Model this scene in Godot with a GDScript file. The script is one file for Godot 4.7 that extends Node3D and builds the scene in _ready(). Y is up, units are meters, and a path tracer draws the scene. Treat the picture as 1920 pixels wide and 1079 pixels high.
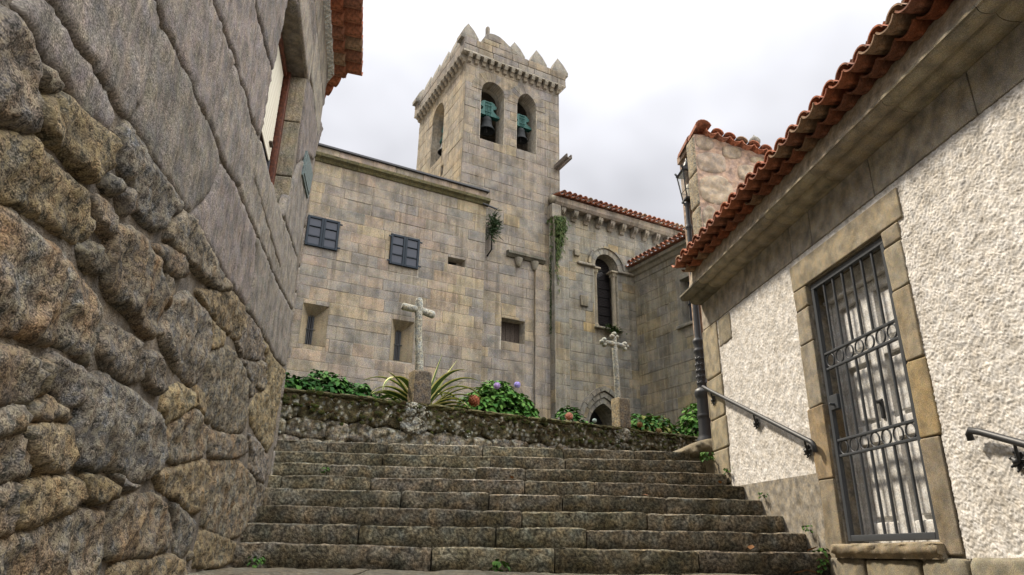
extends Node3D

# World: y up, metres. Heights in the building frames are measured from eye height; EYE lifts them above the lower ground.
const EYE := 1.75
const AR := -0.115382          # heading of the stair alley
const AC := 1.072183           # heading of the church front
const AL := -0.195143          # heading of the left house wall
const LD := -0.98537           # distance of that wall from the camera's line

var FR: Basis
var FC: Basis
var FL: Basis
var org := {}
var count := {}
var rng := RandomNumberGenerator.new()
var nz := FastNoiseLite.new()
var nlow := FastNoiseLite.new()
var ncell := FastNoiseLite.new()
var M := {}


class MB:
	var v := PackedVector3Array()
	var c := PackedColorArray()
	var ix := PackedInt32Array()
	var smooth := true

	static func new_box(lo: Vector3, hi: Vector3, col := Color.WHITE) -> ArrayMesh:
		var m := MB.new()
		m.box(lo, hi, col)
		return m.mesh()

	func p(pt: Vector3, col := Color.WHITE) -> int:
		v.push_back(pt)
		c.push_back(col)
		return v.size() - 1

	func tri(a: int, b: int, d: int) -> void:
		ix.push_back(a)
		ix.push_back(d)
		ix.push_back(b)

	func q(a: int, b: int, d: int, e: int) -> void:
		tri(a, b, d)
		tri(a, d, e)

	func quad(a: Vector3, b: Vector3, d: Vector3, e: Vector3, col := Color.WHITE) -> void:
		var i := p(a, col)
		p(b, col)
		p(d, col)
		p(e, col)
		q(i, i + 1, i + 2, i + 3)

	func face3(a: Vector3, b: Vector3, d: Vector3, col := Color.WHITE) -> void:
		var i := p(a, col)
		p(b, col)
		p(d, col)
		tri(i, i + 1, i + 2)

	func box(lo: Vector3, hi: Vector3, col := Color.WHITE) -> void:
		cbox(Transform3D(Basis(), (lo + hi) * 0.5), hi - lo, 0.0, col)

	# a box with chamfered edges, 44 triangles (12 without chamfer)
	func cbox(xf: Transform3D, size: Vector3, ch: float, col := Color.WHITE, jit := 0.0, r: RandomNumberGenerator = null) -> void:
		var h := size * 0.5
		if ch <= 0.0:
			for ax in 3:
				for sg in [-1.0, 1.0]:
					var n := Vector3()
					n[ax] = sg
					var a := Vector3()
					a[(ax + 1) % 3] = 1.0
					var b := n.cross(a)
					var o := n * h
					var aa := a * h
					var bb := b * h
					quad(xf * (o - aa - bb), xf * (o + aa - bb), xf * (o + aa + bb), xf * (o - aa + bb), col)
			return
		ch = minf(ch, minf(h.x, minf(h.y, h.z)) * 0.8)
		var base := v.size()
		for k in 8:
			var s := Vector3(1 if k & 1 else -1, 1 if k & 2 else -1, 1 if k & 4 else -1)
			var dj := Vector3()
			if jit > 0.0:
				dj = Vector3(r.randf_range(-jit, jit), r.randf_range(-jit, jit), r.randf_range(-jit, jit))
			for ax in 3:
				var pt := s * (h - Vector3(ch, ch, ch))
				pt[ax] = s[ax] * h[ax]
				p(xf * (pt + dj), col)
		for ax in 3:
			var u := (ax + 1) % 3
			var w := (ax + 2) % 3
			for sg in 2:
				var k0 := sg << ax
				var a := base + k0 * 3 + ax
				var b := base + (k0 | (1 << u)) * 3 + ax
				var d := base + (k0 | (1 << u) | (1 << w)) * 3 + ax
				var e := base + (k0 | (1 << w)) * 3 + ax
				if sg == 1:
					q(a, b, d, e)
				else:
					q(a, e, d, b)
			# edges along ax
			for su in 2:
				for sw in 2:
					var k := (su << u) | (sw << w)
					var k2 := k | (1 << ax)
					var a1 := base + k * 3 + u
					var a2 := base + k2 * 3 + u
					var b1 := base + k * 3 + w
					var b2 := base + k2 * 3 + w
					if su == sw:
						q(a1, b1, b2, a2)
					else:
						q(a1, a2, b2, b1)
		for k in 8:
			var i := base + k * 3
			var par := (k & 1) + ((k >> 1) & 1) + ((k >> 2) & 1)
			if par % 2 == 1:
				tri(i, i + 1, i + 2)
			else:
				tri(i, i + 2, i + 1)

	func tube(pts: Array, rad, n: int, col := Color.WHITE, caps := true) -> void:
		var base := v.size()
		var m := pts.size()
		var up := Vector3(0.13, 0.97, 0.21).normalized()
		for i in m:
			var a: Vector3 = pts[maxi(i - 1, 0)]
			var b: Vector3 = pts[mini(i + 1, m - 1)]
			var t := (b - a).normalized()
			if absf(t.dot(up)) > 0.98:
				up = Vector3(1, 0.1, 0.2).normalized()
			var x := t.cross(up).normalized()
			var y := t.cross(x)
			var rr: float = rad[i] if rad is Array else rad
			for k in n:
				var an := TAU * k / n
				var ctr: Vector3 = pts[i]
				p(ctr + (x * cos(an) + y * sin(an)) * rr, col)
		for i in m - 1:
			for k in n:
				var k2 := (k + 1) % n
				q(base + i * n + k, base + i * n + k2, base + (i + 1) * n + k2, base + (i + 1) * n + k)
		if caps:
			for e in [0, m - 1]:
				var ctr: Vector3 = pts[e]
				var ci := p(ctr, col)
				for k in n:
					var k2 := (k + 1) % n
					if e == 0:
						tri(ci, base + k2, base + k)
					else:
						tri(ci, base + e * n + k, base + e * n + k2)

	# revolve (radius, height) pairs about the y axis through at
	func lathe(prof: Array, n: int, at: Vector3, col := Color.WHITE, flute := 0.0) -> void:
		var base := v.size()
		for pr in prof:
			for k in n:
				var an := TAU * k / n
				var rr: float = pr[0]
				if flute > 0.0 and k % 2 == 1:
					rr *= 1.0 - flute
				var hh: float = pr[1]
				p(at + Vector3(cos(an) * rr, hh, -sin(an) * rr), col)
		for i in prof.size() - 1:
			for k in n:
				var k2 := (k + 1) % n
				q(base + i * n + k, base + i * n + k2, base + (i + 1) * n + k2, base + (i + 1) * n + k)

	# extrude a counter-clockwise polygon given in (ex, ey) from z0 to z1 along en
	func prism(poly: PackedVector2Array, o: Vector3, ex: Vector3, ey: Vector3, en: Vector3, z0: float, z1: float, col := Color.WHITE) -> void:
		var n := poly.size()
		var t := Geometry2D.triangulate_polygon(poly)
		var ar := 0.0
		for i in n:
			ar += poly[i].cross(poly[(i + 1) % n])
		var pl := poly
		if ar < 0.0:
			pl = poly.duplicate()
			pl.reverse()
			t = Geometry2D.triangulate_polygon(pl)
		var flip := ex.cross(ey).dot(en) < 0.0
		var from := ix.size()
		var f := v.size()
		for w in pl:
			p(o + ex * w.x + ey * w.y + en * z1, col)
		var g := v.size()
		for w in pl:
			p(o + ex * w.x + ey * w.y + en * z0, col)
		for i in range(0, t.size(), 3):
			var a := t[i]
			var b := t[i + 1]
			var d := t[i + 2]
			if (pl[b] - pl[a]).cross(pl[d] - pl[a]) < 0.0:
				var sw := b
				b = d
				d = sw
			tri(f + a, f + b, f + d)
			tri(g + a, g + d, g + b)
		for i in n:
			var j := (i + 1) % n
			var a := o + ex * pl[i].x + ey * pl[i].y
			var b := o + ex * pl[j].x + ey * pl[j].y
			quad(a + en * z0, b + en * z0, b + en * z1, a + en * z1, col)
		if flip:
			for i in range(from, ix.size(), 3):
				var sw := ix[i + 1]
				ix[i + 1] = ix[i + 2]
				ix[i + 2] = sw

	func mesh() -> ArrayMesh:
		var nn := PackedVector3Array()
		nn.resize(v.size())
		for i in range(0, ix.size(), 3):
			var a := ix[i]
			var b := ix[i + 2]
			var d := ix[i + 1]
			var n := (v[b] - v[a]).cross(v[d] - v[a])
			nn[a] += n
			nn[b] += n
			nn[d] += n
		for i in nn.size():
			nn[i] = nn[i].normalized() if nn[i].length_squared() > 1e-20 else Vector3.UP
		var arr := []
		arr.resize(Mesh.ARRAY_MAX)
		arr[Mesh.ARRAY_VERTEX] = v
		arr[Mesh.ARRAY_NORMAL] = nn
		arr[Mesh.ARRAY_COLOR] = c
		arr[Mesh.ARRAY_INDEX] = ix
		var am := ArrayMesh.new()
		am.add_surface_from_arrays(Mesh.PRIMITIVE_TRIANGLES, arr)
		return am


func heading(t: float) -> Basis:
	return Basis(Vector3.UP, -t)


func named(parent: Node, called: String) -> String:
	var key := str(parent.get_instance_id()) + called
	var n: int = count.get(key, 0)
	count[key] = n + 1
	return called if n == 0 else "%s_%03d" % [called, n]


# a thing: a Node3D at its base; its parts are written in the coordinates of the frame it stands in
func thing(called: String, label: String, category: String, frame: Basis, at: Vector3, group := "") -> Node3D:
	var o := Node3D.new()
	o.name = named(self, called)
	add_child(o)
	o.transform = Transform3D(frame, frame * at + Vector3(0, EYE, 0))
	org[o] = at
	o.set_meta("label", label)
	o.set_meta("category", category)
	if group != "":
		o.set_meta("group", group)
	return o


func part(called: String, mesh: Mesh, m: Material, parent: Node3D, xf := Transform3D(), kind := "") -> MeshInstance3D:
	var o := MeshInstance3D.new()
	o.name = named(parent, called)
	o.mesh = mesh
	o.material_override = m
	parent.add_child(o)
	if org.has(parent):
		var at: Vector3 = org[parent]
		o.transform = Transform3D(Basis(), -at) * xf
	else:
		o.transform = xf
	if kind != "":
		o.set_meta("kind", kind)
	return o


func structure(called: String, frame: Basis, at: Vector3) -> Node3D:
	var o := Node3D.new()
	o.name = named(self, called)
	add_child(o)
	o.transform = Transform3D(frame, frame * at + Vector3(0, EYE, 0))
	org[o] = at
	o.set_meta("kind", "structure")
	return o


func lin(r: float, g: float, b: float) -> Color:
	return Color(r, g, b)


func vary(c: Color, amt: float) -> Color:
	var k := 1.0 + rng.randf_range(-amt, amt)
	return Color(c.r * k, c.g * k * (1.0 + rng.randf_range(-amt, amt) * 0.15), c.b * k * (1.0 + rng.randf_range(-amt, amt) * 0.25))


# ------------------------------------------------------------------ materials
func noise_bytes(size: int, sd: int, freq: float, oct: int, kind := 0) -> PackedByteArray:
	var n := FastNoiseLite.new()
	n.seed = sd
	n.frequency = freq
	n.noise_type = FastNoiseLite.TYPE_SIMPLEX_SMOOTH if kind == 0 else FastNoiseLite.TYPE_CELLULAR
	n.fractal_type = FastNoiseLite.FRACTAL_FBM if oct > 1 else FastNoiseLite.FRACTAL_NONE
	n.fractal_octaves = oct
	if kind == 1:
		n.cellular_return_type = FastNoiseLite.RETURN_DISTANCE
	if kind == 2:
		n.cellular_return_type = FastNoiseLite.RETURN_CELL_VALUE
	var im := n.get_seamless_image(size, size)
	im.convert(Image.FORMAT_L8)
	return im.get_data()


func tex(size: int, data: PackedByteArray, grey := false) -> ImageTexture:
	var im := Image.create_from_data(size, size, false, Image.FORMAT_L8 if grey else Image.FORMAT_RGB8, data)
	return ImageTexture.create_from_image(im)


func put3(d: PackedByteArray, i: int, r: float, g: float, b: float) -> void:
	d[i * 3] = clampi(int(r * 255.0), 0, 255)
	d[i * 3 + 1] = clampi(int(g * 255.0), 0, 255)
	d[i * 3 + 2] = clampi(int(b * 255.0), 0, 255)


func mat(called: String, col: Color, albedo: Texture2D, sc: float, h: Texture2D, hs: float, rough: float, stain: Texture2D = null, ssc := 0.2) -> StandardMaterial3D:
	var m := StandardMaterial3D.new()
	m.resource_name = called
	m.albedo_color = col.linear_to_srgb()
	m.vertex_color_use_as_albedo = true
	m.roughness = rough
	m.metallic_specular = 0.35
	if albedo or h:
		m.uv1_triplanar = true
		m.uv1_scale = Vector3(sc, sc, sc)
		m.uv1_triplanar_sharpness = 4.0
	if albedo:
		m.albedo_texture = albedo
	if h:
		m.heightmap_enabled = true
		m.heightmap_texture = h
		m.heightmap_scale = hs
	if stain:
		m.detail_enabled = true
		m.detail_albedo = stain
		m.detail_blend_mode = BaseMaterial3D.BLEND_MODE_MUL
		m.detail_uv_layer = BaseMaterial3D.DETAIL_UV_2
		m.uv2_triplanar = true
		m.uv2_scale = Vector3(ssc, ssc, ssc)
	M[called] = m
	return m


func make_materials() -> void:
	var S := 512
	var fine := noise_bytes(S, 11, 0.22, 2)
	var mid := noise_bytes(S, 12, 0.06, 3)
	var low := noise_bytes(S, 13, 0.012, 4)
	var low2 := noise_bytes(S, 14, 0.02, 4)
	var cell := noise_bytes(S, 15, 0.09, 1, 1)
	var blot := noise_bytes(S, 16, 0.035, 4)
	var spk := noise_bytes(S, 17, 0.3, 1, 2)
	var n := S * S
	var gran := PackedByteArray()
	gran.resize(n * 3)
	var granh := PackedByteArray()
	granh.resize(n)
	var lich := PackedByteArray()
	lich.resize(n * 3)
	var lichh := PackedByteArray()
	lichh.resize(n)
	var stain := PackedByteArray()
	stain.resize(n * 3)
	var streak := PackedByteArray()
	streak.resize(n * 3)
	var tile := PackedByteArray()
	tile.resize(n * 3)
	var moss := PackedByteArray()
	moss.resize(n * 3)
	var plain_ := PackedByteArray()
	plain_.resize(n * 3)
	for i in n:
		var f := fine[i] / 255.0
		var m := mid[i] / 255.0
		var l := low[i] / 255.0
		var l2 := low2[i] / 255.0
		var s := spk[i] / 255.0
		var b := blot[i] / 255.0
		# granite: salt and pepper crystals over a mottled ground
		var g := 0.70 + 0.55 * (f - 0.5) + 0.22 * (m - 0.5) + 0.24 * (s - 0.5)
		if s > 0.88:
			g *= 0.70
		put3(gran, i, g * (1.0 + 0.06 * (l - 0.5)), g, g * (1.0 - 0.10 * (l2 - 0.4)))
		granh[i] = clampi(int(255.0 * (0.5 + 0.45 * (f - 0.5) + 0.6 * (m - 0.5))), 0, 255)
		# weathered granite with pale lichen, rust and dark algae
		var w := 0.60 + 0.62 * (f - 0.5) + 0.34 * (m - 0.5) + 0.2 * (s - 0.5)
		var r1 := w * (1.0 + 0.20 * (l - 0.45))
		var g1 := w * (1.0 + 0.03 * (l - 0.5))
		var b1 := w * (0.99 - 0.20 * (l - 0.45))
		var lk := smoothstep(0.55, 0.62, b + 0.42 * (f - 0.5))
		r1 = lerpf(r1, 0.80 + 0.25 * (f - 0.5), lk * 0.75)
		g1 = lerpf(g1, 0.80 + 0.25 * (f - 0.5), lk * 0.75)
		b1 = lerpf(b1, 0.74 + 0.25 * (f - 0.5), lk * 0.75)
		var dk := smoothstep(0.34, 0.20, b + 0.2 * (f - 0.5)) * 0.55
		put3(lich, i, r1 * (1.0 - 0.62 * dk), g1 * (1.0 - 0.58 * dk), b1 * (1.0 - 0.62 * dk))
		lichh[i] = clampi(int(255.0 * (0.5 + 0.4 * (f - 0.5) + 0.8 * (m - 0.5) + 0.5 * (b - 0.5))), 0, 255)
		# broad stains
		var st := clampf(0.90 + 0.42 * (l - 0.5) + 0.20 * (l2 - 0.5), 0.5, 1.0)
		put3(stain, i, st, st * (1.0 - 0.05 * (l2 - 0.5)), st * (1.0 - 0.16 * (l2 - 0.5)))
		var sk := mid[i % S] / 255.0
		st = clampf(0.90 + 0.36 * (l - 0.5) + 0.16 * (l2 - 0.5) + 0.5 * (sk - 0.5) * clampf(1.6 * l2 - 0.3, 0.0, 1.0), 0.45, 1.0)
		put3(streak, i, st, st * (1.0 - 0.05 * (l2 - 0.5)), st * (1.0 - 0.14 * (l2 - 0.5)))
		var t := 0.72 + 0.25 * (f - 0.5) + 0.5 * (l - 0.5) + 0.3 * (m - 0.5)
		put3(tile, i, t, t * (1.0 + 0.12 * (l2 - 0.5)), t * (1.0 + 0.25 * (l2 - 0.5)))
		var mo := 0.55 + 0.7 * (f - 0.5) + 0.6 * (m - 0.5)
		put3(moss, i, mo * (1.0 + 0.5 * (l2 - 0.5)), mo, mo * 0.9)
		var pl := 0.82 + 0.16 * (f - 0.5) + 0.22 * (m - 0.5) + 0.25 * (l - 0.5)
		put3(plain_, i, pl, pl * (1.0 - 0.03 * (l2 - 0.5)), pl * (1.0 - 0.08 * (l2 - 0.5)))
	var t_gran := tex(S, gran)
	var h_gran := tex(S, granh, true)
	var t_lich := tex(S, lich)
	var h_lich := tex(S, lichh, true)
	var soft := PackedByteArray()
	soft.resize(n * 3)
	for i in n:
		var l := low[i] / 255.0
		var b := low2[i] / 255.0
		var v := clampf(0.97 + 0.16 * (l - 0.55) + 0.10 * (b - 0.5), 0.7, 1.0)
		put3(soft, i, v, v * (1.0 - 0.02 * (1.0 - l)), v * (1.0 - 0.05 * (1.0 - l)))
	# coarse pitted stone for the steps
	var rgh := PackedByteArray()
	rgh.resize(n * 3)
	for i in n:
		var v := 0.62 + 0.58 * (fine[i] / 255.0 - 0.5) + 0.55 * (mid[i] / 255.0 - 0.5) + 0.35 * (blot[i] / 255.0 - 0.5)
		var wv := low[i] / 255.0
		put3(rgh, i, v * (1.0 + 0.14 * (wv - 0.5)), v, v * (1.0 - 0.16 * (wv - 0.5)))
	var t_rough := tex(S, rgh)
	var t_soft := tex(S, soft)
	var t_stain := tex(S, stain)
	var t_streak := tex(S, streak)
	var t_tile := tex(S, tile)
	var t_moss := tex(S, moss)
	var t_plain := tex(S, plain_)
	var h_cell := tex(S, cell, true)
	var h_fine := tex(S, fine, true)
	var h_mid := tex(S, mid, true)
	# colours of stones come as vertex colours; the textures average about 0.6 to 0.8
	mat("church_stone", Color(1.75, 1.75, 1.75), t_gran, 0.9, h_gran, 0.35, 0.95, t_streak, 0.17)
	mat("church_joint", Color(1.35, 1.35, 1.35), t_plain, 1.0, h_mid, 0.4, 0.98, t_streak, 0.15)
	mat("granite_slab", Color(1.95, 1.95, 1.95), t_gran, 1.15, h_gran, 0.28, 0.93, t_streak, 0.55)
	mat("rubble_stone", Color(1.6, 1.6, 1.6), t_lich, 1.25, h_lich, 0.45, 0.95, t_stain, 0.8)
	mat("rubble_joint", Color(1.3, 1.3, 1.3), t_plain, 2.0, h_mid, 0.6, 1.0, t_stain, 0.7)
	mat("dressed_granite", Color(1.75, 1.75, 1.75), t_gran, 3.0, h_gran, 0.14, 0.92, t_stain, 0.7)
	mat("step_stone", Color(1.85, 1.85, 1.85), t_rough, 0.9, h_lich, 0.6, 0.95, t_stain, 0.6)
	mat("garden_stone", Color(2.0, 2.0, 2.0), t_lich, 1.5, h_lich, 0.5, 0.97, t_stain, 0.8)
	mat("stucco", Color(1.28, 1.28, 1.28), t_plain, 1.2, h_fine, 0.08, 0.9, t_soft, 0.45)
	mat("cement", Color(1.35, 1.35, 1.35), t_plain, 1.1, h_fine, 0.06, 0.9, t_stain, 1.0)
	mat("terracotta", Color(1.25, 1.25, 1.25), t_tile, 2.2, h_fine, 0.12, 0.85)
	mat("moss", Color(1.9, 1.9, 1.9), t_moss, 2.5, h_lich, 1.2, 1.0)
	mat("soil", Color(1.1, 1.1, 1.1), t_plain, 0.6, h_mid, 3.0, 1.0)
	var im := mat("iron", Color(0.028, 0.03, 0.034), null, 1.0, h_fine, 0.02, 0.48)
	im.uv1_scale = Vector3(6, 6, 6)
	im.metallic = 0.0
	im.metallic_specular = 0.5
	mat("grey_iron", Color(0.06, 0.065, 0.072), null, 5.0, h_fine, 0.02, 0.42)
	mat("slate_paint", Color(0.010, 0.017, 0.026), null, 1.0, null, 0.0, 0.6)
	mat("white_paint", Color(1.0, 0.985, 0.95), t_plain, 1.5, null, 0.0, 0.5)
	mat("brown_wood", Color(0.16, 0.05, 0.025), t_tile, 3.0, null, 0.0, 0.5)
	mat("grey_wood", Color(0.13, 0.10, 0.08), t_tile, 3.0, null, 0.0, 0.8)
	mat("cream_plastic", Color(0.72, 0.68, 0.56), null, 1.0, null, 0.0, 0.5)
	mat("bronze_bell", Color(0.03, 0.034, 0.036), t_tile, 2.0, null, 0.0, 0.75)
	mat("verdigris", Color(0.038, 0.165, 0.14), t_tile, 2.0, null, 0.0, 0.55)
	mat("plaque_bronze", Color(0.22, 0.28, 0.27), t_tile, 4.0, h_fine, 0.1, 0.5)
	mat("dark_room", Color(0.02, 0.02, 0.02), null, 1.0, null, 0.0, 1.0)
	mat("lead", Color(0.05, 0.05, 0.055), null, 1.0, null, 0.0, 0.5)
	for k in [["dark_glass", Color(0.055, 0.06, 0.075)], ["lattice_glass", Color(0.025, 0.022, 0.022)]]:
		var g: StandardMaterial3D = mat(k[0], k[1], null, 1.0, null, 0.0, 0.12)
		g.metallic_specular = 0.28
	var pane := StandardMaterial3D.new()
	pane.resource_name = "clear_glass"
	pane.albedo_color = Color(0.95, 0.97, 0.95, 0.12)
	pane.transparency = BaseMaterial3D.TRANSPARENCY_ALPHA
	pane.roughness = 0.08
	M["clear_glass"] = pane
	for k in ["leaf", "flower"]:
		var lm: StandardMaterial3D = mat(k, Color(1.35, 1.35, 1.35), null, 1.0, null, 0.0, 0.72)
		lm.metallic_specular = 0.2
		lm.backlight_enabled = true
		lm.backlight = Color(0.3, 0.32, 0.2) if k == "leaf" else Color(0.2, 0.2, 0.2)
		lm.cull_mode = BaseMaterial3D.CULL_DISABLED


# ------------------------------------------------------------------ masonry
# one squared block: bevelled rim, slightly pillowed and uneven face, 40 triangles
func block_mesh(o: Vector3, ex: Vector3, ey: Vector3, en: Vector3, s0: float, s1: float, t0: float, t1: float, back: float, proud: float, ch: float, col: Color, jit: float) -> ArrayMesh:
	var mb := MB.new()
	var w := s1 - s0
	var h := t1 - t0
	ch = minf(ch, minf(w, h) * 0.3)
	var cr := ch * 0.9
	var rings := [[0.0, back], [0.0, proud - ch * 0.8], [ch * 0.45, proud - ch * 0.2], [ch * 1.3, proud]]
	var base := []
	for ri in 4:
		var ins: float = rings[ri][0]
		var z: float = rings[ri][1]
		var a := s0 + ins
		var b := s1 - ins
		var d := t0 + ins
		var e := t1 - ins
		base.append(mb.v.size())
		for pt in [Vector2(a + cr, d), Vector2(b - cr, d), Vector2(b, d + cr), Vector2(b, e - cr), Vector2(b - cr, e), Vector2(a + cr, e), Vector2(a, e - cr), Vector2(a, d + cr)]:
			var jx := 0.0
			var jz := 0.0
			if ri > 0:
				jx = jit * nz.get_noise_3d(pt.x * 9.0, pt.y * 9.0, o.x + 3.0)
				jz = jit * nz.get_noise_3d(pt.x * 7.0, pt.y * 7.0, o.z + 9.0)
			mb.p(o + ex * (pt.x + jx) + ey * (pt.y + jx * 0.7) + en * (z + jz), vary(col, 0.05))
	for ri in 3:
		var i0: int = base[ri]
		var i1: int = base[ri + 1]
		for k in 8:
			var k2 := (k + 1) % 8
			mb.q(i0 + k, i0 + k2, i1 + k2, i1 + k)
	var ci := mb.p(o + ex * (s0 + w * rng.randf_range(0.4, 0.6)) + ey * (t0 + h * rng.randf_range(0.4, 0.6)) + en * (proud + jit * rng.randf_range(0.1, 0.9)), vary(col, 0.08))
	var i3: int = base[3]
	for k in 8:
		mb.tri(i3 + k, i3 + (k + 1) % 8, ci)
	return mb.mesh()


func tint(pal: int, x: float, y: float) -> Color:
	var a := nlow.get_noise_2d(x * 0.9, y * 0.9 + pal * 40.0)
	var b := nlow.get_noise_2d(x * 2.1 + 77.0, y * 1.6 + pal * 17.0)
	var r := rng.randf()
	var c: Color
	match pal:
		0: # church wing: grey beige with warm and pinkish blocks
			c = lin(0.355, 0.305, 0.25)
			var warm := clampf(a * 1.8 + 0.12 + (r - 0.5) * 0.7, 0.0, 1.0)
			c = c.lerp(lin(0.50, 0.40, 0.255), warm * 0.68)
			if b > 0.12 and r > 0.35:
				c = c.lerp(lin(0.42, 0.32, 0.25), 0.5)
			if r < 0.22:
				c = c.lerp(lin(0.30, 0.28, 0.26), 0.5)
		1: # tower front
			c = lin(0.345, 0.295, 0.245)
			c = c.lerp(lin(0.46, 0.36, 0.21), clampf(a * 1.3 + (r - 0.5) * 0.6, 0.0, 1.0) * 0.7)
			if r < 0.25:
				c = c.lerp(lin(0.29, 0.27, 0.25), 0.45)
		2: # tower side, warmer
			c = lin(0.42, 0.355, 0.265)
			c = c.lerp(lin(0.49, 0.375, 0.23), clampf(a * 1.5 + (r - 0.5), 0.0, 1.0) * 0.7)
		3: # nave
			c = lin(0.34, 0.31, 0.255)
			c = c.lerp(lin(0.50, 0.37, 0.18), clampf(b * 1.6 - 0.15 + (r - 0.62) * 0.9, 0.0, 1.0) * 0.8)
			if r < 0.22:
				c = c.lerp(lin(0.29, 0.275, 0.25), 0.45)
		4: # transept
			c = lin(0.37, 0.33, 0.25)
			c = c.lerp(lin(0.47, 0.37, 0.20), clampf(a * 1.5 + (r - 0.5) * 0.7, 0.0, 1.0) * 0.7)
			if r < 0.2:
				c = c.lerp(lin(0.30, 0.28, 0.25), 0.45)
		_:
			c = lin(0.40, 0.36, 0.28)
	return vary(c, 0.075)


func arch_top(h: Dictionary, s: float) -> float:
	if not h.has("spring"):
		return h.t1
	var x: float = clampf((s - (h.s0 + h.s1) * 0.5) / ((h.s1 - h.s0) * 0.5), -1.0, 1.0)
	if h.get("pointed", 0.0) > 0.0:
		var k: float = 1.0 + h.pointed * 0.55
		return h.spring + (h.t1 - h.spring) * sqrt(maxf(k * k - pow(absf(x) + k - 1.0, 2.0), 0.0)) / sqrt(2.0 * k - 1.0)
	return h.spring + (h.t1 - h.spring) * sqrt(1.0 - x * x)


func hole_rects(h: Dictionary, grow := 0.0) -> Array:
	if not h.has("spring"):
		return [[h.s0 - grow, h.s1 + grow, h.t0 - grow, h.t1 + grow]]
	var out := [[h.s0 - grow, h.s1 + grow, h.t0 - grow * 0.3, h.spring]]
	var n := 4
	for i in n:
		var y0: float = lerpf(h.spring, h.t1 + grow, float(i) / n)
		var y1: float = lerpf(h.spring, h.t1 + grow, float(i + 1) / n)
		var f := sqrt(1.0 - pow((i + 0.25) / n, 2.0))
		var hw: float = ((h.s1 - h.s0) * 0.5 + grow) * f
		var cx: float = (h.s0 + h.s1) * 0.5
		out.append([cx - hw, cx + hw, y0, y1])
	return out


# the plane behind the blocks, with its openings, their reveals and (where asked) their backs
func wall_face(mb: MB, o: Vector3, ex: Vector3, ey: Vector3, en: Vector3, s0: float, s1: float, t0: float, t1: float, holes: Array, col: Color) -> void:
	var xs := [s0, s1]
	var ys := [t0, t1]
	for h in holes:
		xs.append(h.s0)
		xs.append(h.s1)
		ys.append(h.t0)
		ys.append(h.t1)
	xs.sort()
	ys.sort()
	for i in xs.size() - 1:
		for j in ys.size() - 1:
			var a: float = xs[i]
			var b: float = xs[i + 1]
			var c: float = ys[j]
			var d: float = ys[j + 1]
			if b - a < 1e-4 or d - c < 1e-4 or a < s0 - 1e-4 or b > s1 + 1e-4 or c < t0 - 1e-4 or d > t1 + 1e-4:
				continue
			var inside := false
			for h in holes:
				if a >= h.s0 - 1e-4 and b <= h.s1 + 1e-4 and c >= h.t0 - 1e-4 and d <= h.t1 + 1e-4:
					inside = true
			if not inside:
				mb.quad(o + ex * a + ey * c, o + ex * b + ey * c, o + ex * b + ey * d, o + ex * a + ey * d, col)
	for h in holes:
		var dep: float = h.get("d", 0.3)
		var n := 16 if h.has("spring") else 1
		var rim := [Vector2(h.s0, h.t0), Vector2(h.s1, h.t0)]
		for k in n + 1:
			var s: float = lerpf(h.s1, h.s0, float(k) / n)
			rim.append(Vector2(s, arch_top(h, s)))
		if h.has("spring"):
			for k in n:
				var p: Vector2 = rim[k + 2]
				var q: Vector2 = rim[k + 3]
				mb.quad(o + ex * q.x + ey * q.y, o + ex * p.x + ey * p.y, o + ex * p.x + ey * float(h.t1), o + ex * q.x + ey * float(h.t1), col)
		for k in rim.size():
			var p: Vector2 = rim[k]
			var q: Vector2 = rim[(k + 1) % rim.size()]
			if p.distance_to(q) < 1e-4:
				continue
			var a := o + ex * p.x + ey * p.y
			var b := o + ex * q.x + ey * q.y
			mb.quad(a, a - en * dep, b - en * dep, b, col)


func ashlar(wall: Node3D, m: Material, o: Vector3, ex: Vector3, en: Vector3, s0: float, s1: float, t0: float, t1: float, course: float, length: float, holes: Array, pal: int, proud := 0.03, ch := 0.018, called := "stone") -> void:
	var ey := Vector3.UP
	var rects := []
	for h in holes:
		rects.append_array(hole_rects(h, h.get("grow", 0.0)))
	var t := t0
	var gap := 0.008
	var row := 0
	while t < t1 - 0.08:
		var ch_ := course * rng.randf_range(0.84, 1.16)
		if t + ch_ > t1 - course * 0.5:
			ch_ = t1 - t
		var s := s0
		var first := rng.randf_range(0.3, 1.0)
		while s < s1 - 0.02:
			var ln := length * (rng.randf_range(0.65, 1.45) if s > s0 else first)
			if s + ln > s1 - length * 0.35:
				ln = s1 - s
			# cut by the openings
			var cuts := [s, s + ln]
			for r in rects:
				if r[3] > t + 0.02 and r[2] < t + ch_ - 0.02:
					for e in [r[0], r[1]]:
						if e > s + 0.01 and e < s + ln - 0.01:
							cuts.append(e)
			cuts.sort()
			for i in cuts.size() - 1:
				var a: float = cuts[i]
				var b: float = cuts[i + 1]
				if b - a < 0.05:
					continue
				var lo := t + ch_
				var hi := t
				for r in rects:
					if r[0] < b - 0.01 and r[1] > a + 0.01 and r[3] > t + 0.02 and r[2] < t + ch_ - 0.02:
						lo = minf(lo, maxf(r[2], t))
						hi = maxf(hi, minf(r[3], t + ch_))
				if lo > hi:
					_block(wall, m, o, ex, en, a, b, t, t + ch_, gap, pal, proud, ch, called)
				else:
					if lo - t > 0.06:
						_block(wall, m, o, ex, en, a, b, t, lo, gap, pal, proud, ch, called)
					if t + ch_ - hi > 0.06:
						_block(wall, m, o, ex, en, a, b, hi, t + ch_, gap, pal, proud, ch, called)
			s += ln
		t += ch_
		row += 1


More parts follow.
